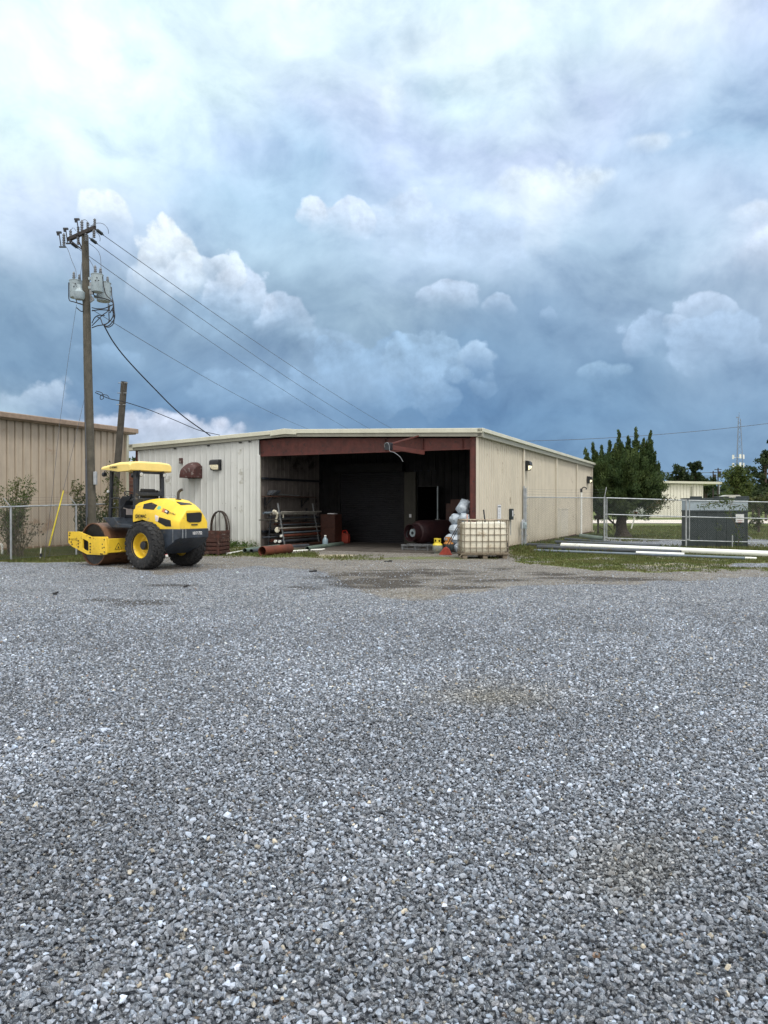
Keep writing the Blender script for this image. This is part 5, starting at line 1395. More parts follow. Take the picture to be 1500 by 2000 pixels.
for i, (x, h, la) in enumerate(((.12, 1.34, 'left one of two thin rods standing up out of the slatted crate'), (.26, 1.37, 'right one of two thin rods standing up out of the slatted crate'))):
    b = MB(); p_ = CR+Vector((x+.08, -.1, .45)); q_ = CR+Vector((x+.03, .1, h)); b.cyl(p_, q_, .013, n=8); b.cyl(q_, q_+Vector((0,0,.05)), .02, n=8)
    tag(b.build('rod', 'dark_wood', smooth=40), la, 'rod', 'rods in the crate')
def pipe_obj(p0, p1, r, m, label, wall=.008, cat='pipe', name='pipe', group=None, n=24):
    b = MB(); p0 = Vector(p0); p1 = Vector(p1); b.pipe(p0, p1, r, r-wall, n); o = b.build(name, m, smooth=40)
    return tag(o, label, cat, group)
gp = 'pipes lying along the front of the bay'
def GR(px_, py_, r): # ground contact pixel -> axis point
    v = G(px_, py_); v.z = r; return v
pipe_obj(GR(512, 1086, .155), GR(563, 1080.5, .155) + Vector((.05,.0,0)), .155, 'rust_pipe', 'thick short rusty brown steel pipe lying on the grass by the bay', .012, group=gp)
pipe_obj(GR(478, 1080.5, .085), GR(545, 1072, .085), .085, 'pipe_green', 'grey green open pipe, left of the pair beside the rusty pipe', group=gp)
pipe_obj(GR(491, 1081, .075), GR(552, 1073.5, .075), .075, 'pipe_dark', 'dark open pipe, between the grey green one and the rusty pipe', group=gp)
pipe_obj(GR(600, 1076.5, .085), GR(668, 1066, .085), .085, 'pipe_green', 'grey green pipe on the slab running in under the rack', group=gp)
pipe_obj(GR(560, 1078.5, .03), GR(634, 1074.5, .03), .03, 'pvc_white', 'thin pale pipe on the ground before the slab', group=gp)
pipe_obj(GR(545, 1073, .07), GR(602, 1069, .07), .07, 'pipe_dark', 'dark blue grey pipe behind the rusty pipe', group=gp)
pipe_obj(GR(443, 1083.5, .03), GR(478, 1077, .03), .03, 'pvc_white', 'thin pale pipe in the weeds left of the pipe ends', group=gp)
pipe_obj(GR(425, 1084, .045), GR(446, 1081, .045), .045, 'pipe_green', 'short weathered pipe stub nearest the slatted crate', group=gp)
b = MB(); p_ = G(312, 1089); q_ = G(407, 1084); b.bar(p_+Vector((0,0,.05)), q_+Vector((0,0,.03)), .16, .05)
tag(b.build('board', 'pvc_white'), 'long white board lying on the ground behind the roller wheels', 'board')
t = thing('plastic_jug', 'red plastic jug with a white cap seen between the roller wheels', 'jug', G(320.5, 1087.5))
MB().lathe([(.0,.03),(.095,.03),(.10,.06),(.085,.17),(.05,.21),(.0,.215)], 18).build('body', 'red_plastic', t, smooth=40)
MB().lathe([(.045,.21),(.045,.245),(.0,.25)], 12).build('cap', 'pvc_white', t, smooth=30)
# ---------- rack with pipes on the bay side wall ----------
rk = thing('pipe_rack', 'steel pipe rack with leaning uprights and arms inside the bay', 'rack', SW(-8.05, 1.2, 0), RZ)
for y in (-1.0, 1.6):
    b = MB(); b.bar((.30, y, .04), (-.02, y, 1.70), .045)
    b.build('upright', 'grey_steel', rk)
    b = MB(); b.bar((-.45, y, .04), (-.30, y, 1.5), .05); b.build('back_post', 'black_paint', rk)
    b = MB()
    for k, z in enumerate((.28,.50,.72,.94,1.16,1.38)):
        b.bar((-.5, y, z), (.34-.16*z, y, z+.02), .035)
    b.build('arm', 'black_paint', rk)
b = MB(); b.bar((-.42, -1.0, .2), (-.42, 1.6, .2), .05); b.bar((-.35, -1.0, 1.3), (-.35, 1.6, 1.3), .05); b.build('brace', 'black_paint', rk)
gk = 'pipes and rods stacked on the rack'
RP = [(-8.05,.7,4.0,1.30,.055,'pipe_pale','pvc pipe, white, on the topmost arms of the rack'),
 (-8.18,.4,3.8,1.33,.045,'pvc_grey','grey pipe beside the white pipe on the topmost arms of the rack'),
 (-7.93,1.2,4.2,1.36,.03,'pipe_pale','thin pale rod lying on top of the white pipe on the rack'),
 (-8.0,-.15,3.9,1.08,.022,'chrome_dull','thin bright rod on the second arms of the rack, sticking out to the left'),
 (-7.95,1.1,4.1,.87,.03,'pipe_dark','dark thin pipe on the third arms of the rack'),
 (-8.0,1.0,4.3,.66,.06,'brown_board','brown pipe with a pale end on the fourth arms of the rack'),
 (-7.9,1.2,4.3,.45,.055,'rust_pipe','rust red pipe on the fifth arms of the rack'),
 (-8.1,.2,4.0,.42,.03,'pipe_dark','dark rod beside the rust red pipe on the rack'),
 (-7.9,1.0,4.3,.24,.06,'pipe_dark','thick dark pipe on the lowest arms of the rack'),
 (-7.85,.9,4.2,.74,.028,'pipe_pale','pale thin pipe above the brown plugged pipe on the rack'),
 (-7.88,1.3,4.3,.56,.03,'pvc_grey','grey thin pipe between the brown and the rust red pipe on the rack'),
 (-8.12,1.2,4.3,1.12,.05,'pipe_dark','dark pipe behind the bright thin rod on the second arms of the rack'),
 (-8.15,1.1,4.2,.90,.045,'brown_board','brown pipe behind the thin dark pipe on the third arms of the rack'),
 (-8.2,.9,4.2,.27,.05,'rust_pipe','rusty pipe behind the thick dark pipe on the lowest arms of the rack'),
 (-7.86,1.3,4.3,.36,.026,'chrome_dull','thin metal rod just above the lowest arms of the rack'),
 (-7.7,1.0,4.4,.07,.055,'brown_board','brown pipe on the slab under the rack')]
RO = []
for x, y0, y1, z, r, m_, la in RP:
    RO.append(pipe_obj(SW(x, y0-1.0, z), SW(x+.03, y1-1.0, z), r, m_, la, .01, cat='pipe', group=gk, n=14))
t = thing('rag_bundle', 'pale torn cloth bundle hanging off the left end of the white rack pipe', 'cloth', SW(-8.05, -.05, 1.34), RZ)
b = MB(); b.tube(spline([(0,-.1,.08),(.05,.0,.02),(.06,.08,-.1),(.0,.1,-.26),(.04,.08,-.36)], 5), [.05]*3+[.06]*6+[.04]*6+[.05]*5+[.02], 7); b.build('cloth', 'tote_plastic', t)
b = MB(); b.tube(spline([(0,.5,.0),(.04,.52,-.1),(.02,.55,-.2)], 4), .03, 6); b.build('loose_end', 'tote_plastic', t)
b = MB(); c = SW(-7.96, -.02, .68); b.lathe([(.0,-.03),(.09,-.03),(.11,.0),(.09,.03),(.0,.03)], 16, loc=c, axis=SW(0,1,0)-SW(0,0,0)); b.build('plug', 'tote_plastic', RO[5], smooth=40)
for q, (x, y, z) in enumerate(((-7.90, .18, .45), (-7.86, .0, .24), (-8.02, -.04, .25))):
    b = MB(); b.lathe([(.0,-.04),(.05,-.04),(.055,.04),(.0,.04)], 12, loc=SW(x, y, z), axis=SW(0,1,0)-SW(0,0,0)); o = b.build('end_cap', 'pvc_white', smooth=40)
    o.parent = RO[(6, 8, 8)[q]]
t = thing('wall_shelf', 'wall shelf with a heap of cable and hose above the rack inside the bay', 'shelf', SW(-8.55, 1.1, 1.98), RZ)
b = MB(); b.bb(-.2, .25, -1.0, 2.4, -.03, 0); b.build('board', 'brown_board', t)
for y in (-.8, 1.9): b = MB(); b.bar((-.18, y, -.4), (.18, y, -.04), .035); b.bar((-.18,y,-.45),(-.18,y,0), .035); b.build('bracket', 'black_paint', t)
t2 = thing('cable_heap', 'tangled heap of dark and pale cable on the wall shelf in the bay', 'cable', SW(-8.5, .5, 1.99), RZ)
b = MB()
for k in range(5): b.tube([(math.cos(a/12*2*PI)*.12*(1+.2*k)+.04, math.sin(a/12*2*PI)*.3-.1+.04*k, .05+.035*k) for a in range(13)], .02, 5)
b.build('coil', 'pipe_dark', t2)
b = MB(); b.tube(spline([(.1,.0,.06),(.14,.5,.06),(.12,1.2,.04),(.15,1.7,.03)], 5), .025, 5); b.build('rod', 'grey_steel', t2)
# cabinet, gas can, water jug
t = thing('cabinet', 'brown wooden cabinet standing in the back corner of the bay', 'cabinet', SW(-7.38, 3.15, .035), RZ)
b = MB(); b.bb(-.34, .34, -.3, .3, .05, 1.22); b.build('body', 'cabinet_wood', t, bevel=.01)
b = MB(); b.bb(-.31, .31, -.32, -.302, .10, .62); b.bb(-.31, .31, -.32, -.302, .66, 1.18); b.build('door', 'cabinet_wood', t, bevel=.006)
b = MB(); b.bb(-.1, .2, -.15, .15, 1.22, 1.26); b.build('tray', 'paper', t)
b = MB(); b.bb(-.34, .34, -.28, .28, 0, .05); b.build('plinth', 'black_paint', t)
t = thing('fuel_can', 'bright red plastic fuel can standing before the rollup door', 'fuel can', SW(-6.96, 3.55, .035), RZ)
b = MB(); b.prism([(-.2,0),(.2,0),(.21,.1),(.2,.36),(.10,.44),(-.10,.42),(-.2,.32)], -.12, .12, 'y'); b.build('body', 'red_dull', t, bevel=.03, seg=3)
b = MB(); b.tube([(-.12,0,.4),(-.08,0,.52),(.08,0,.53),(.13,0,.42)], .022, 8); b.cyl((-.15,0,.36),(-.20,0,.50), .03, n=10); b.build('handle', 'red_plastic', t)
b = MB(); b.cyl((-.20,0,.50),(-.235,0,.66), .016, n=8); b.build('spout', 'black_paint', t)
t = thing('water_jug', 'pale blue plastic bottle on the slab edge in front of the cabinet', 'bottle', SW(-6.18, .55, .035), RZ)
MB().lathe([(.0,.0),(.10,.0),(.108,.02),(.108,.24),(.10,.29),(.055,.36),(.04,.38),(.04,.42),(.0,.42)], 20).build('bottle', 'jug_blue', t, smooth=40)
MB().lathe([(.045,.42),(.045,.455),(.0,.46)], 12).build('cap', 'pvc_white', t)
# big maroon tank with collar
t = thing('steel_tank', 'large dark maroon gas tank lying on its side in the bay', 'tank', SW(-3.02, 2.3, .60), RZ + rad(-24))
b = MB(); pr = [(.0,.02),(.2,.0),(.38,.10),(.45,.25),(.46,.35),(.46,1.7),(.42,1.85),(.25,1.97),(.0,2.0)]; b.lathe(pr, 36, loc=(0,-.3,0), axis=(0,1,0)); b.build('shell', 'tank_maroon', t, smooth=35)
b = MB(); b.pipe((0,-.55,-.02), (0,-.15,-.02), .33, .315, 32); b.build('collar', 'tank_maroon', t, smooth=35)
b = MB(); b.lathe([(.0,-.08),(.15,-.08),(.16,.02),(.16,.06)], 20, loc=(.02,-.36,-.02), axis=(0,1,0)); b.build('valve_plate', 'transformer_grey', t, smooth=30)
b = MB(); b.lathe([(.0,-.12),(.05,-.12),(.06,-.06)], 12, loc=(.04,-.36,-.02), axis=(0,1,0)); b.tube([(-.26,-.42,.05),(-.3,-.44,-.1),(-.24,-.44,-.2)], .02, 6); b.build('valve', 'black_paint', t, smooth=30)
b = MB(); b.bb(-.35, .35, .1, .25, -.56, -.38); b.bb(-.35, .35, 1.2, 1.35, -.56, -.38); b.build('cradle', 'black_paint', t)
mat('skid_steel', (.13,.14,.15), .6, metal=.3, var=.2)
t = thing('metal_skid', 'low grey metal skid on the slab edge under the maroon tank', 'skid', SW(-2.42, .55, .035), RZ)
b = MB(); b.bb(-.5, .55, -.3, -.22, .14, .20); b.bb(-.5, .55, .22, .3, .14, .20); b.bb(-.5, .55, -.26, -.24, .02, .06)
for x in (-.48, .0, .5): b.bb(x-.03, x+.03, -.26, .26, .06, .14)
b.build('deck', 'skid_steel', t, bevel=.004); b = MB()
for x in (-.45, .05, .5): b.bb(x-.03, x+.03, -.28, -.22, 0, .14)
build_each(b, 'foot', 'skid_steel', t)
t = thing('wooden_bench', 'brown wooden bench unit at the right back of the bay behind the bags', 'bench', SW(-1.55, 3.9, .035), RZ)
b = MB(); b.bb(-.75, .75, -.25, .3, 1.35, 1.82); b.bb(-.75, -.62, -.25, .3, 0, 1.35); b.bb(.62, .75, -.25, .3, 0, 1.35); b.bb(-.62, .62, .2, .3, .0, 1.35); b.bb(-1.0, -.76, -.1, .3, .0, 1.66); b.build('carcass', 'cabinet_wood', t, bevel=.01)
b = MB(); b.bb(-.62, .62, -.2, .2, .7, .74); b.build('shelf', 'black_paint', t)
# propane bottles
def gasbottle(loc, label, coll, m_body):
    t = thing('gas_bottle', label, 'gas bottle', loc, RZ, 'two gas bottles at the bay corner')
    MB().lathe([(.0,.03),(.10,.03),(.14,.06),(.165,.12),(.17,.18),(.17,.26),(.155,.32),(.11,.355),(.0,.37)], 24).build('tank', m_body, t, smooth=50)
    MB().pipe((0,0,0), (0,0,.05), .12, .11, 20).build('foot_ring', m_body, t, smooth=30)
    b = MB(); 
    for k in range(20):
        a = k/20*2*PI
        if k in (3, 4, 13, 14): continue
        a2 = (k+1)/20*2*PI
        for z0, z1 in (((.35,.52),) if k not in (7,8,9,17,18) else ((.35,.40),(.47,.52))):
            for r1, in ((.115,),):
                b.add([(r1*math.cos(a), r1*math.sin(a), z0), (r1*math.cos(a2), r1*math.sin(a2), z0), (r1*math.cos(a2), r1*math.sin(a2), z1), (r1*math.cos(a), r1*math.sin(a), z1),
                       (.108*math.cos(a), .108*math.sin(a), z0), (.108*math.cos(a2), .108*math.sin(a2), z0), (.108*math.cos(a2), .108*math.sin(a2), z1), (.108*math.cos(a), .108*math.sin(a), z1)],
                      [(0,1,2,3),(4,5,6,7),(0,1,5,4),(1,2,6,5),(2,3,7,6),(3,0,4,7)])
    b.build('collar', coll, t)
    b = MB(); b.cyl((0,0,.36),(0,0,.44), .025, n=10); b.cyl((0,-.02,.42),(0,-.09,.42), .018, n=8); b.cyl((0,0,.44),(0,0,.475), .04, n=12); b.build('valve', 'black_paint', t)
    MB().lathe([(.165,.285),(.150,.325),(.11,.358),(.06,.372)], 24, caps=False).build('painted_shoulder', coll, t, smooth=50).scale = (1.012,1.012,1.012)
gasbottle(SW(-1.16, -.72, .0), 'grey gas bottle with a bright yellow collar, the nearer of two', 'gas_yellow', 'gas_grey')
gasbottle(SW(-.88, -.42, .035), 'darker gas bottle with an orange brown collar behind the yellow one', 'gas_orange', 'box_slate')
# silver bags
def bag(loc, r, ln, ax_, label, seed):
    """crumpled cylindrical bag with gathered end"""
    g = np.random.default_rng(seed); n, m_ = 34, 16; ax_ = Vector(ax_).normalized(); x, y, d = frame(ax_)
    ph = g.random(12)*6.28; vs = []
    for i in range(m_):
        t_ = i/(m_-1); rr = r*min(1, (math.sin(min(t_*7, PI/2)))**.8)*min(1, math.sin(min((1-t_)*6, PI/2))**.8 + .02)
        hh = (t_-.5)*ln - (.04 if i == 0 else 0)
        for k in range(n):
            a = 2*PI*k/n; fold = .05*math.sin(5*a+ph[0]+4*t_) + .035*math.sin(9*a+ph[1]-7*t_) + .03*math.sin(13*a+ph[2]+9*t_) + .02*math.sin(21*a+ph[3])
            endf = 1 if t_ > .25 else 2.2
            q = rr*(1+fold*endf) ; v = x*q*math.cos(a)+y*q*math.sin(a)*.9+d*(hh + .02*math.sin(6*a+ph[4])*(1-t_))
            vs.append(v)
    fs = [(i*n+k, i*n+(k+1) % n, (i+1)*n+(k+1) % n, (i+1)*n+k) for i in range(m_-1) for k in range(n)]
    b = MB(); b.add(vs, fs); o = len(b.v); b.build
    b.f.append(tuple(range(n))); b.f.append(tuple((m_-1)*n+k for k in range(n)))
    ob = b.build('wrapped_roll', 'bag_silver', None, smooth=60, loc=loc); tag(ob, label, 'bag', 'silver wrapped bags stacked beside the bay column')
    return ob
fr = (-.55, -1.0, -.12)
bag(SW(-.62, .35, 1.56), .215, .62, (-.55,-.75,-.75), 'topmost silver wrapped roll of the pile, tilted with its gathered end down', 1)
bag(SW(-.84, .25, 1.15), .21, .55, fr, 'silver wrapped roll with a round gathered end, second level of the pile on the left', 2)
bag(SW(-.52, .20, 1.17), .20, .6, (-.2,-1,.1), 'silver wrapped roll on the second level against the red column', 3)
bag(SW(-.76, .12, .80), .19, .62, (-1,-.25,0), 'pale silver bag lying crosswise in the middle of the pile', 4)
bag(SW(-.84, .05, .46), .205, .74, (-1,-.2,.02), 'whitish bag lying crosswise, lower middle of the pile', 5)
bag(SW(-.56, -.15, .19), .19, .5, (-.5,-1,0), 'dark silver bag at the bottom of the pile beside the shovel handles', 6)
# shovel with red blade and second handle
t = thing('broom', 'red broom head with two dark handles leaning on the silver bags', 'broom', SW(-.72, -1.12, .0), RZ)
b = MB(); b.prism([(-.24,0),(.22,0),(.12,.20),(.02,.27),(-.06,.24)], -.02, .02, 'y'); b.build('head', 'red_dull', t, bevel=.008)
b = MB(); b.cyl((.0,.0,.24), (.32,.35,1.0), .016, n=8); b.build('handle', 'dark_wood', t)
b = MB(); b.cyl((-.02,.0,.20), (.02,.01,.30), .02, n=8); b.cyl((.06,.0,.18), (.36,.25,.92), .013, n=8); b.build('handle', 'black_paint', t)
# ---------- liquid tote in its cage ----------
TO = SW(.28, -1.75, 0)
RT = rad(2.5)
t = thing('liquid_tote', 'square cream plastic liquid tote in a rusty cage on a pallet before the bay corner', 'tote', G(947, 1091.5)+Vector((0,.5,0)), RT)
W2, D2 = .70, .48
def rr_ring(w, d, z, rc, k=6):
    out = []
    for cx_, cy_, a0_ in ((w-rc, d-rc, 0), (-(w-rc), d-rc, PI/2), (-(w-rc), -(d-rc), PI), (w-rc, -(d-rc), 3*PI/2)):
        for i in range(k): a = a0_ + i/(k-1)*PI/2; out.append((cx_+rc*math.cos(a), cy_+rc*math.sin(a), z))
    return out
b = MB(); g = np.random.default_rng(5); rings = []
zs_ = [.17,.20,.26,.45,.70,.92,1.06,1.10,1.115,1.075]
for i, z in enumerate(zs_):
    w = [.60,.65,.675,.68,.68,.675,.66,.60,.50,.0][i]; d = [.40,.44,.455,.46,.46,.455,.44,.39,.30,.0][i]
    rings.append(rr_ring(max(w,.02), max(d,.02), z, min(.11, max(w,.02)*.45, max(d,.02)*.45)))
n = len(rings[0])
for i, rg in enumerate(rings):
    rings[i] = [(x*(1+.012*math.sin(9*z+3*x)), y*(1+.02*math.sin(7*x+5*z)), z + (.018*math.sin(7*x+2)+.012*math.sin(11*y) if 5 < i < 9 else 0)) for x, y, z in rg]
vs = [v for rg in rings for v in rg]
b.add(vs, [(i*n+k, i*n+(k+1) % n, (i+1)*n+(k+1) % n, (i+1)*n+k) for i in range(len(rings)-1) for k in range(n)] + [tuple(range(n))])
b.build('bottle', 'tote_plastic', t, smooth=40)
b = MB()
def cring(z, w=W2, d=D2, r=.0125): 
    pts = rr_ring(w, d, z, .06, 4); pts.append(pts[0]); b.tube(pts, r, 6, caps=False)
for z in (.18,.33,.53,.73,.93): cring(z)
cring(1.17, r=.019)
for k in range(8):
    x = -W2+.06 + (2*W2-.12)*k/7
    for y in (-D2-.012, D2+.012): b.tube([(x, y, .15), (x, y, 1.17)], .0115, 6)
for k in range(5):
    y = -D2+.06 + (2*D2-.12)*k/4
    for x in (-W2-.012, W2+.012): b.tube([(x, y, .15), (x, y, 1.17)], .0115, 6)
b.build('cage', 'tote_cage', t, smooth=40)
b = MB(); b.bb(-W2-.03, W2+.03, -D2-.03, D2+.03, .125, .16); b.build('tray', 'tote_cage', t, bevel=.006)
b = MB()
for x in (-.62, .0, .60):
    for y in (-.42, .0, .42): b.bb(x-.07, x+.07, y-.06, y+.06, 0, .105)
for y in (-.42, .0, .42): b.bb(-W2, W2, y-.05, y+.05, .1, .125)
b.build('pallet', 'pallet_wood', t, bevel=.004)
b = MB(); b.tube([(-.70,-.5,.16),(-.80,-.52,.06),(-.74,-.5,.02)], .014, 6); b.build('loose_bar', 'tote_cage', t)
tc = Vector(t.location)
b = MB(); b.cyl(tc+Vector((.12,.1,.8)), tc+Vector((.04,.08,1.48)), .022, n=8); b.bar(tc+Vector((.10,.1,1.12)), tc+Vector((.03,.07,1.46)), .06, .02)
tag(b.build('stick', 'black_paint'), 'dark stick poking up out of the top of the caged tote', 'stick')
t = thing('paint_roller_pole', 'pink handled brush standing upright behind the tote before the red column', 'brush', tc+Vector((-.40,.7,0)), 0)
b = MB(); b.cyl((0,0,.1), (0,0,1.34), .022, n=10); b.build('handle', 'foam_pink', t, smooth=40)
b = MB(); b.tube([(0,0,1.34),(.02,0,1.42),(0,0,1.5),(.015,0,1.56)], [.03,.035,.02,.01], 8); b.build('bristles', 'black_paint', t)
t = thing('tyre', 'black tyre leaning behind the right side of the caged tote', 'tyre', tc+Vector((.62,.62,.30)), rad(60))
b = MB(); b.lathe([(.17,-.07),(.22,-.085),(.28,-.075),(.30,-.04),(.30,.04),(.28,.075),(.22,.085),(.17,.07)], 36, axis=(1,.0,.12), close=True); b.build('tyre_ring', 'rubber', t, smooth=40)
# loose dark pieces on the dirt
for i, (px_, py_, w_, la) in enumerate(((758, 1098, .22, 'flat black scrap of rubber on the dirt before the slab'), (611, 1117.5, .18, 'black scrap left on the gravel in front of the bay'), (107, 1162, .07, 'tiny dark scrap lying on the gravel left of the roller front'), (362, 1148, .08, 'tiny dark scrap on the gravel to the right below the roller'))):
    c = G(px_, py_); b = MB(); b.box(c+Vector((0,0,.025)), (w_, .10, .03), .3); b.box(c+Vector((w_*.3,.03,.04)), (w_*.4,.06,.03), -.4)
    tag(b.build('scrap', 'dark_debris', bevel=.006), la, 'scrap', 'dark scraps on the ground')
# ---------- pipes on the right ----------
gq = 'long pipes lying in a row before the right fence'
def gz(v, r): v = Vector(v); v.z = float(gh(v.x, v.y))+r; return v
def GP(px_, py_, r): return gz(G(px_, py_), r)
pipe_obj(GP(1097, 1070.5, .10), GP(1500, 1088.5, .10)+ (GP(1500,1088.5,.1)-GP(1097,1070.5,.10))*.35, .10, 'pvc_white', 'long thick bright white pipe, the topmost and largest in the row', .009, group=gq)
pipe_obj(GP(1044, 1077.5, .045), GP(1455, 1093.2, .045), .045, 'pvc_grey', 'long thin light grey pipe, the nearest of the row', .006, group=gq)
pipe_obj(GP(1050, 1073.5, .085), GP(1330, 1084.5, .085), .085, 'pipe_dark', 'long dark blue grey pipe between the white and the light grey pipe', .008, group=gq)
pipe_obj(GP(1243, 1083.5, .06), GP(1337, 1087, .06), .06, 'pvc_white', 'short white pipe lying against the middle of the light grey pipe', .006, group=gq)
pipe_obj(GP(1428, 1091.0, .035), GP(1478, 1092.8, .035), .035, 'pvc_white', 'thin short white pipe end at the right of the row', .006, group=gq)
pipe_obj(GP(1030, 1067.5, .07), GP(1100, 1070, .07), .07, 'pipe_dark', 'dark pipe end nearest the gas meter behind the row', .008, group=gq)
pipe_obj(GP(1085, 1063.5, .085), GP(1290, 1070, .085), .085, 'pipe_dark', 'dark brown grey pipe just behind the thick white pipe', .008, group=gq)
pipe_obj(GP(1104, 1057.5, .085), GP(1280, 1064.5, .085), .085, 'pipe_dark', 'second grey brown pipe behind, closest to the fence', .008, group=gq)
pipe_obj(GP(1132, 1045.5, .13), GP(1178, 1046.5, .13), .13, 'pipe_green', 'stubby pale grey pipe inside the fence by the building foot', .01, group=gq)
# ---------- right fence and gates ----------
fr_ = thing('chain_link_fence', 'chain link fence panel between the workshop wall and the first gate post', 'fence')
A = Vector((5.72, 29.9, 0)); B = Vector((9.66, 32.4, 0))
zt = 1.95
b = MB(); b.tube([A+Vector((0,0,zt)), B+Vector((0,0,zt))], .022, 8); b.build('top_rail', 'galv', fr_, smooth=40)
b = MB(); chainlink(b, A, B, .04, -.05, zt, zt); b.build('wire_mesh', 'mesh_wire', fr_)
b = MB(); b.cyl(A+Vector((0,0,-.1)), A+Vector((0,0,2.32)), .045, n=12); 
b.bar(A+Vector((-.07,-.05,0)), A+Vector((-.07,-.05,2.4)), .05)
for k in range(6): b.box(A+Vector((.06,-.02,.4+.3*k)), (.06,.03,.03)); b.box(A+Vector((.05,-.02,2.0+.07*k)), (.05,.03,.02))
b.build('post', 'galv', fr_, smooth=40)
b = MB(); b.cyl(B+Vector((0,0,-.4)), B+Vector((0,0,2.0)), .045, n=12); b.bar(B+Vector((0,0,1.98)), B+Vector((.08,0,2.42)), .05, .02); b.build('post', 'galv', fr_, smooth=40)
b = MB()
for k in range(3): b.tube(catenary(A+Vector((0,0,2.08+.1*k)), B+Vector((.02+.02*k,0,2.08+.12*k)), .03, 6), .0025, 4)
b.build('barbed_wire', 'wire_grey', fr_)
def gate(pA, pB, za, zb, h, label, posts=True, dn=0.0):
    g_ = thing('fence_gate', label, 'gate', (0,0,0), 0, 'chain link gates on the right')
    pA = Vector(pA); pB = Vector(pB)
    def q(t, z): return pA.lerp(pB, t) + Vector((0, 0, (za+(zb-za)*t) + z))
    for z in (0.0, h*.59, h): b = MB(); b.tube([q(0, z), q(1, z)], .024 if z else .02, 8); b.build('rail', 'galv', g_, smooth=40)
    for tt in (0.006, .994): b = MB(); b.tube([q(tt, 0), q(tt, h)], .024, 8); b.build('stile', 'galv', g_, smooth=40)
    b = MB(); chainlink(b, pA, pB, za, zb, za+h, zb+h); b.build('wire_mesh', 'mesh_wire', g_)
    b = MB(); b.box(q(.0, h*.59), (.16,.06,.06)); b.box(q(.0, .04), (.12,.06,.06)); b.build('hinge', 'galv', g_)
    return g_
Cc = Vector((13.24, 32.4, 0)); Dd = Vector((20.0, 32.2, 0))
gate(B+Vector((.08,0,0)), Cc, .19, .08, 1.76, 'left chain link gate between the first gate post and the middle post')
gate(Cc+Vector((.10,0,0)), Dd, .08, -.07, 1.76, 'right chain link gate standing in front of the dark container')
for c, la, hh in ((Cc, 'tall galvanised gate post where the two chain link gates meet', 1.86), (P(1430.5, 1060, 31.9), 'short pale drop rod post in front of the dark container', .66)):
    c = Vector((c.x, c.y, float(gh(c.x, c.y)))); b = MB(); b.cyl(c+Vector((0,0,-.1)), c+Vector((0,0,(hh-c.z) if hh > 1 else hh)), .04 if hh > 1 else .025, n=12); b.cyl(c+Vector((0,0,(hh-c.z) if hh > 1 else hh)), c+Vector((0,0,((hh-c.z) if hh > 1 else hh)+.03)), .045 if hh > 1 else .02, n=12)
    tag(b.build('gate_post', 'galv', smooth=40), la, 'post')
# ---------- dark container / generator housing ----------
cl_ = P(1345, 1073, 34.2); cr_ = P(1463, 1073, 34.0); zg = -.40
t = thing('steel_container', 'dark slate steel container with a pale blue upper band behind the right gate', 'container', ((cl_.x+cr_.x)/2, 34.1+.72, zg), rad(-11))
hw = (cr_.x-cl_.x)/2*.97
b = MB(); b.bb(-hw, hw, -1.0, .2, .08, 1.78)
for k in range(7): x = -hw+.05+k*(2*hw-.1)/6; b.bb(x-.025, x+.025, -1.02, -1.0, .1, 1.76)
b.bb(-hw-.02, hw+.02, -1.03, .22, 1.72, 1.80); b.build('body', 'box_slate', t, bevel=.01)
MB().bb(-hw, hw, -.99, .19, 1.80, 2.28).build('upper_band', 'box_pale', t)
b = MB(); b.bb(-hw-.04, hw+.04, -1.06, .26, 2.28, 2.36); b.box((-.9,-.9,2.40), (.5,.2,.08)); b.box((.2,-.9,2.40), (.6,.2,.06)); b.box((1.1,-.9,2.40), (.5,.2,.08)); b.build('roof', 'box_slate', t, bevel=.01)
b = MB(); b.prism([(.1,2.38),(.5,2.50),(1.0,2.50),(1.15,2.38)], -.8, .0, 'y'); b.build('roof_hatch', 'roof_metal', t)
b = MB(); b.bb(hw-.53, hw-.18, -1.045, -1.025, 1.25, 1.62); b.build('placard', 'paper', t)
b = MB()
for k, (w_, m_) in enumerate(((.16,.50),(.22,.40),(.14,.32))): b.bb(hw-.355-w_/2, hw-.355+w_/2, -1.052, -1.046, .92+m_-.02+.02, .92+m_+.02)
b.build('placard_print', 'red_dull', t)
b = MB(); b.bar((hw,-.8,.65), (hw+.18,-.9,.52), .05); b.bar((hw+.18,-.9,.52), (hw+.18,-.9,.25), .04); b.bar((hw,-.8,.25),(hw+.2,-.9,.22), .06); b.build('hitch', 'galv', t)
b = MB()
for x in (-hw+.2, 0, hw-.2): b.bb(x-.1, x+.1, -1.0, .2, 0, .08)
b.build('skid', 'black_paint', t)
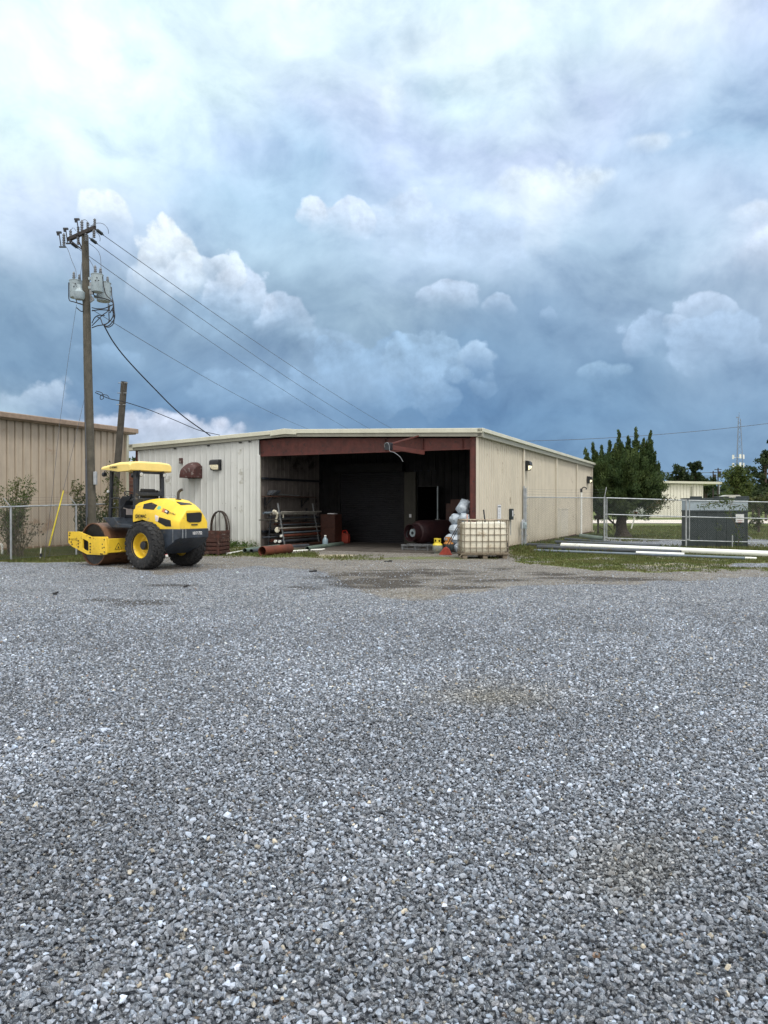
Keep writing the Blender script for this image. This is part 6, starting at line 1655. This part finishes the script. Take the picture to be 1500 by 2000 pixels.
# vines over the container and the gate
def vine(label, spots, seed, m='leaf_mid', leaf=(.05,.10), stem=None):
    t = thing('vine', label, 'vine', spots[0][0]); o_ = Vector(spots[0][0])
    leaves('foliage', [(tuple(Vector(c)-o_), r_, n) for c, r_, n in spots], m, t, leaf, seed, up=-.2, aspect=.7)
    if stem:
        b = MB(); b.tube(spline([Vector(q)-o_ for q in stem], 5), .012, 5); b.build('stem', 'trunk_vine', t)
S = lambda px_, py_, Yq: P(px_, py_, Yq)
vine('leafy vine trailing over the pale band of the container', [(S(1400,985,32.2),(.5,.1,.16),90),(S(1420,978,32.2),(.4,.1,.14),90),(S(1375,990,32.2),(.4,.1,.12),50),(S(1450,992,32.2),(.4,.1,.2),60)], 3, stem=[S(1370,985,32.2), S(1410,982,32.2), S(1460,990,32.2)])
vine('green vine climbing up the lower right of the container front', [(S(1425,1000,32.1),(.3,.1,.35),60),(S(1405,1028,32.1),(.25,.1,.3),22),(S(1440,1040,32.1),(.3,.1,.5),40),(S(1440,1062,32.1),(.35,.1,.3),46),(S(1365,1052,32.1),(.25,.1,.2),12)], 4, stem=[S(1440,1070,32.1), S(1443,1040,32.1), S(1425,1000,32.1), S(1430,980,32.1)])
vine('brown leaved twig reaching left over the fence beside the cedar', [(S(1290,985,31.5),(.5,.2,.25),110),(S(1305,975,31.5),(.4,.2,.2),50),(S(1275,996,31.5),(.35,.2,.2),50)], 5, m='leaf_dry')
# ---------- cedar ----------
cb = Vector((P(1214,1038,46).x, 46, float(gh(14.8,46))-.0))
ct = thing('cedar_tree', 'dark green multi topped cedar standing past the end of the workshop', 'tree', cb)
def CL(px_, py_, Yq=46): return P(px_, py_, Yq)-cb
b = MB(); b.tube(spline([Vector((0.1,0,-.1)), CL(1213,1025), CL(1215,1005), CL(1212,975), CL(1215,930), CL(1225,880)], 5), [.62,.5,.42,.36,.33,.32,.31,.30,.3,.3,.28,.27,.26,.25,.24,.22,.2,.18,.16,.14,.12,.1,.09,.08,.07,.05], 14)
b.tube(spline([Vector((-.4,.1,0)), CL(1205,1030), CL(1190,1015), CL(1178,1000)], 4), .06, 6)
for q in ((1195,1035,1180,1022),(1200,1033,1195,1010),(1190,1036,1170,1030)): b.tube(spline([CL(q[0],q[1]), CL((q[0]+q[2])/2, q[3]+4, 45.8), CL(q[2],q[3])], 4), .03, 5)
b.build('trunk', 'trunk_bark', ct, smooth=50)
tips = [(1142,876,.5,45.6),(1158,866,.55,46),(1173,872,.6,45.4),(1190,862,.7,46.4),(1209,841,.75,46),(1227,853,.65,46.6),(1242,836,.7,46),(1256,858,.6,45.4),(1271,843,.55,46.3),(1272,862,.5,45.4),(1280,884,.6,46),(1286,908,.6,45.6),(1150,905,.6,45.2),(1200,872,.8,45.2),(1218,880,.8,45),(1240,875,.8,45.2),(1165,900,.7,45.2),(1262,895,.7,45)]
cl = []; r_ = random.Random(5); bb_ = MB()
ctr = CL(1215, 985)
for (tx, ty, w_, Yq) in tips:
    tip = CL(tx, ty, Yq); base_ = ctr + (CL(tx, 985, Yq)-ctr)*.72 + Vector((0,0,r_.uniform(-.2,.5)))
    ns = 22
    bb_.tube([ctr*1.0, base_, base_.lerp(tip, .5), tip], [.06,.04,.02,.008], 5)
    for k in range(ns):
        f_ = k/(ns-1)*.97; c = base_.lerp(tip, f_) + Vector((r_.uniform(-.10,.10), r_.uniform(-.1,.1), 0))*(1-f_*.6); sw = w_*1.2*(1-f_)**1.1 + .01
        for q in range(5 if f_ < .8 else 2):
            a = r_.uniform(0, 2*PI); rr = sw*r_.uniform(.3, 1.0)
            out = Vector((math.cos(a), math.sin(a), 0)); cc = c + out*rr
            cl.append((tuple(cc), (.09+.13*(1-f_), .09+.13*(1-f_), .22), 84 if f_ < .8 else 44, (out.x*.6, out.y*.6, 1.1)))
# stray sprays that break the outline
for (tx, ty, w_, Yq) in tips:
    for k in range(9):
        f_ = r_.uniform(.15, .8); c0 = ctr.lerp(CL(tx, ty, Yq), f_); a = r_.uniform(0, 2*PI); out = Vector((math.cos(a), math.sin(a)*.6, 0)); ln = r_.uniform(.45, .95)*(1.15-f_*.6)
        e = c0 + out*ln*1.0 + Vector((0,0,ln*.75)); bb_.tube([c0, e], [.02,.006], 4)
        for q in range(5): u = .35+.65*q/4; cl.append((tuple(c0.lerp(e, u)), (.10*(1.25-u), .10*(1.25-u), .12), 26, (out.x*.9, out.y*.9, .9)))
# lower skirt, drooping
for k in range(170):
    a = r_.uniform(0, 2*PI); q = r_.random()**.5; px_ = 1221 + 70*q*math.cos(a); py_ = 932 + 62*q*math.sin(a)*(1 if math.sin(a) > 0 else .75); d_ = r_.uniform(-2.0, 1.6)
    cl.append((tuple(CL(px_, py_, 46+d_)), (.26,.26,.34), 90, (math.cos(a)*.5, -.2, .9)))
for k in range(150):
    px_ = r_.uniform(1152, 1298); py_ = r_.uniform(930, 1010 if 1165 < px_ < 1275 else 992); d_ = r_.uniform(-1.6, 1.6)
    cl.append((tuple(CL(px_, py_, 46+d_)), (.32,.32,.28), 110, (0,0,-.2)))
leaves('crown', cl, 'leaf_cedar', ct, (.09,.19), 7, up=.25, aspect=.38)
bb_.build('limbs', 'trunk_bark', ct)
# ---------- broadleaf trees and scrub behind ----------
def tree(name, label, px_, Yq, pyt, pyb, wpx, m, seed, n=1500, leaf=(.18,.36), trunk=True, lobes=9, group=None, flat=1.0, cat='tree'):
    k = Yq/F; c = Vector(((px_-CX)*k, Yq, 0)); H = CH+(HY-pyt)*k; zb = CH+(HY-pyb)*k; W_ = wpx*k
    t = thing(name, label, cat, c, 0, group); r = random.Random(seed); cl = []; b = MB()
    if trunk: b.tube([Vector((0,0,-.1)), Vector((r.uniform(-.1,.1)*W_*.3,0,H*.45)), Vector((r.uniform(-.2,.2)*W_*.3,0,H*.8))], [W_*.035+.04, W_*.025+.03, .04], 8)
    for q in range(lobes):
        a = r.uniform(0, 2*PI); f_ = r.random(); zz = zb + (H-zb)*(.15+.72*f_); ww = W_*.5*(1-.55*f_*flat)
        rr = ww*r.uniform(.15, .75); cc = Vector((math.cos(a)*rr, math.sin(a)*rr*.6, zz)); s_ = min(W_*.26, (H-zb)*.24)*r.uniform(.7, 1.2)
        if trunk: b.tube([Vector((0,0,H*.3)), cc*.6+Vector((0,0,zz*.3)), cc], [.05+W_*.008,.04,.02], 5)
        for s2 in range(6):
            d = Vector((r.gauss(0,1), r.gauss(0,1), r.gauss(0,1))).normalized()
            cl.append((tuple(cc+d*s_*.75), (s_*.5, s_*.5, s_*.38), max(8, n//(lobes*6))))
    if trunk: b.build('trunk', 'trunk_bark', t)
    leaves('crown', cl, m, t, leaf, seed, up=.3, aspect=.6)
    return t
gt = 'trees beyond the yard on the right'
tree('tree', 'round dark tree just right of the cedar above the white shed', 1325, 120, 908, 960, 62, 'leaf_dark', 11, 3800, (.22,.5), group=gt, lobes=14)
tree('tree', 'taller dark tree with a knobbly top over the middle of the white shed', 1356, 122, 901, 960, 42, 'leaf_dark', 12, 3600, (.22,.5), group=gt, lobes=13)
tree('tree', 'small low dark tree over the right end of the white shed roof', 1378, 125, 929, 965, 42, 'leaf_dark', 16, 1500, (.22,.5), group=gt)
tree('tree', 'broad yellow green tree right of the white shed canopy', 1442, 84, 914, 990, 78, 'leaf_mid', 13, 4800, (.16,.36), group=gt, lobes=16)
tree('tree', 'tall dark tree at the right edge of the photo', 1496, 78, 878, 985, 52, 'leaf_dark', 14, 3800, (.16,.36), group=gt, lobes=13)
tree('tree', 'greyer tree between the broad tree and the one at the right edge', 1470, 95, 906, 985, 46, 'leaf_dark', 15, 2600, (.18,.4), group=gt)
tree('tree', 'pale green thicket low down behind the container on the right', 1482, 66, 955, 1010, 62, 'leaf_olive', 17, 3600, (.10,.24), group=gt, flat=.4)
tree('shrub', 'thin young bushes inside the gate right of the container', 1482, 48, 975, 1040, 40, 'leaf_olive', 18, 900, (.07,.16), trunk=True, lobes=7, cat='shrub')
tree('shrub', 'dark brushy undergrowth at the foot of the workshop end wall', 1168, 45.5, 985, 1036, 26, 'leaf_dry', 19, 900, (.06,.14), lobes=7, cat='shrub')
tree('tree', 'drooping leafy branch end poking in at the right edge high up', 1507, 60, 850, 872, 26, 'leaf_dark', 20, 500, (.12,.25), group=gt, trunk=False, lobes=4)
# distant wood line
cl = []; r_ = random.Random(9)
for k in range(300):
    px_ = r_.uniform(1150, 2050) if k % 3 else r_.uniform(-600, 240); Yq = r_.uniform(190, 240); cl.append((tuple(P(px_, 0, Yq)*Vector((1,1,0)) if False else Vector(((px_-CX)/F*Yq, Yq, r_.uniform(1, 6)))), (6, 4, 3.2), 90))
o = leaves('distant_trees', cl, 'leaf_dark', None, (.8, 1.8), 21, up=.3, aspect=.7); o['kind'] = 'stuff'; o['label'] = 'low dark line of far woods along the horizon'
# ---------- telecom tower ----------
Yt = 300; tb_ = Vector((P(1442.5, 0, Yt).x, Yt, 0)); tw = thing('telecom_tower', 'tall slim lattice telecom tower on the horizon at the right', 'tower', tb_)
Ht = CH+(HY-818)/F*Yt; b = MB(); wdt = lambda z: .5 + 1.9*(1-z/Ht)
leg_ = [(math.cos(a), math.sin(a)) for a in (PI/2, PI/2+2.094, PI/2+4.189)]
for c_, s_ in leg_: b.tube([(c_*wdt(0), s_*wdt(0), 0), (c_*wdt(Ht), s_*wdt(Ht), Ht)], .17, 5)
b.build('mast_legs', 'tower_steel', tw)
b = MB(); z = 0; k = 0
while z < Ht-1.5:
    z2 = z+1.9
    for i in range(3):
        a, c = leg_[i], leg_[(i+1) % 3]; w1, w2 = wdt(z), wdt(z2)
        if k % 2: a, c = c, a
        b.bar((a[0]*w1, a[1]*w1, z), (c[0]*w2, c[1]*w2, z2), .09)
    z = z2; k += 1
b.build('lattice', 'tower_steel', tw)
for zz in (CH+(HY-892)/F*Yt, CH+(HY-908)/F*Yt):
    b = MB()
    for a in range(3):
        an = a*2.094+.3; b.box((math.cos(an)*2.2, math.sin(an)*2.2, zz), (.7,.5,1.7)); b.bar((0,0,zz-.3), (math.cos(an)*2.2, math.sin(an)*2.2, zz-.3), .2)
    b.build('antenna', 'pvc_white', tw)
b = MB(); b.cyl((0,0,Ht), (0,0,Ht+2.5), .1, n=6); b.box((-.5,0,Ht+.5), (1.2,.3,.5)); b.build('mast_top', 'tower_steel', tw)
# far wires and small poles
g2 = 'far overhead lines on the right'
wire('overhead_line', catenary(P(1000,862,90), P(1540,822,90), .5), .03, 'wire_grey', 'long far overhead line rising to the right across the cedar tops', 'power line', g2)
wire('overhead_line', catenary(P(1280,922,140), P(1560,909,140), .6), .05, 'wire_grey', 'far overhead line passing the foot of the tower, the upper of three', 'power line', g2)
wire('overhead_line', catenary(P(1280,928,140), P(1560,917,140), .6), .05, 'wire_grey', 'far overhead line passing the foot of the tower, the middle of three', 'power line', g2)
wire('overhead_line', catenary(P(1280,930,140), P(1560,921,140), .6), .04, 'wire_grey', 'far overhead line passing the foot of the tower, the lowest of three', 'power line', g2)
for px_, pt_, la in ((1392.5, 920, 'small far utility pole, the left and shorter of two by the shed'), (1402, 914, 'small far utility pole, the right and taller of two by the shed')):
    c = Vector(((px_-CX)/F*140, 140, 0)); t = thing('utility_pole', la, 'utility pole', c); hh = CH+(HY-pt_)/F*140
    b = MB(); b.cyl((0,0,0),(0,0,hh), .16, .11, n=8); b.build('shaft', 'dark_wood', t); b = MB(); b.box((.3,0,hh-1.2),(.4,.3,1.1)); b.box((0,0,hh-.3),(1.3,.12,.12)); b.build('crossarm', 'dark_wood', t)
# marker stake in the grass
c = gz(G(1233, 1027), 0); c.y = 52; c = Vector(((1233-CX)/F*52, 52, 0)); t = thing('marker_stake', 'leaning white stake with a red top in the grass beyond the fence', 'stake', c)
b = MB(); b.cyl((0,0,0),(.28,0,.95), .05, n=8); b.build('stake', 'stake_white', t); b = MB(); b.cyl((.28,0,.95),(.33,0,1.18), .11, n=8); b.build('cap', 'red_dull', t)
# ---------- grass blades and weeds ----------
def grass(name, label, n, sampler, h, seed, m='grass_blade'):
    r = np.random.default_rng(seed); pts = sampler(r, n); n = len(pts)
    a = r.random(n)*2*PI; hh = (h[0]+r.random(n)*(h[1]-h[0])); wd = hh*.16+.006
    ln = r.normal(size=(n, 2))*.35*hh[:, None]; z = gh(pts[:, 0], pts[:, 1])
    V = np.stack([np.stack([pts[:,0]-np.cos(a)*wd, pts[:,1]-np.sin(a)*wd, z], 1), np.stack([pts[:,0]+np.cos(a)*wd, pts[:,1]+np.sin(a)*wd, z], 1), np.stack([pts[:,0]+ln[:,0], pts[:,1]+ln[:,1], z+hh], 1)], 1).reshape(-1, 3)
    o = npmesh(name, V, np.arange(n*3).reshape(-1, 3), m); o['kind'] = 'stuff'; o['label'] = label; return o
def zoned(x0, x1, y0, y1, thr=.45, cond=None):
    def f(r, n):
        x = x0+r.random(n)*(x1-x0); y = y0+r.random(n)*(y1-y0); z_ = zones(x, y)[1]; k_ = (z_ > thr*.6) & (r.random(n) < z_*1.1)
        px_ = CX+F*x/y
        u = (x-R_[0])*.905 - (y-R_[1])*.426; v = (x-R_[0])*.426 + (y-R_[1])*.905
        k_ &= ~((u > -15.1) & (u < .05) & (v > -.6) & (v < 22))
        if cond is not None: k_ &= cond(x, y, px_)
        return np.stack([x, y], 1)[k_]
    return f
grass('grass', 'rough short grass along the pipes on the right', 90000, zoned(3.2, 16, 17, 29), (.015,.06), 31)
grass('grass', 'taller grass around the fence feet and pipes on the right', 9000, zoned(4, 16, 25, 34), (.06,.16), 32)
grass('grass', 'mown grass strip by the left fence', 60000, zoned(-17, -7, 20, 29), (.02,.08), 33)
grass('grass', 'grass along the foot of the white wall', 26000, zoned(-8.5, 0, 21.5, 31), (.02,.08), 34)
grass('grass', 'grass of the field beyond the fence', 60000, zoned(8, 34, 34, 62), (.05,.14), 35)
# weeds at the wall foot
r_ = random.Random(3); cl = []
for k in range(46):
    c = SW(r_.uniform(-11.0, -8.75), r_.uniform(-.8, -.12), 0); hh = r_.uniform(.08, .30)
    cl.append(((c.x, c.y, hh*.6), (.14,.12,hh*.5), 36))
o = leaves('weeds', cl, 'leaf_weed', None, (.03,.07), 41, up=.6, aspect=.6); o['kind'] = 'stuff'; o['label'] = 'fresh green weeds along the foot of the white wall'
cl = []
for k in range(26):
    c = SW(.15+r_.uniform(0,.35), r_.uniform(-.4, 6), 0); cl.append(((c.x, c.y, .06), (.14,.12,.07), 30))
for k in range(16):
    c = Vector((10.5+r_.uniform(-4,3), 31.9+r_.uniform(-.4,.4), .0)); cl.append(((c.x, c.y, float(gh(c.x,c.y))+.06), (.2,.12,.08), 22))
o = leaves('weeds', cl, 'leaf_weed', None, (.03,.07), 42, up=.6, aspect=.5); o['kind'] = 'stuff'; o['label'] = 'low weeds at the foot of the beige side wall and gates'
cy = sc.cycles
cy.max_bounces = 5; cy.diffuse_bounces = 3; cy.glossy_bounces = 2; cy.transmission_bounces = 4; cy.transparent_max_bounces = 6
cy.use_adaptive_sampling = True; cy.adaptive_threshold = .015; cy.adaptive_min_samples = 24
cy.use_denoising = True; cy.denoiser = 'OPENIMAGEDENOISE'; cy.denoising_input_passes = 'RGB_ALBEDO_NORMAL'; cy.denoising_prefilter = 'ACCURATE'
cy.sample_clamp_indirect = 6
bpy.context.view_layer.update()
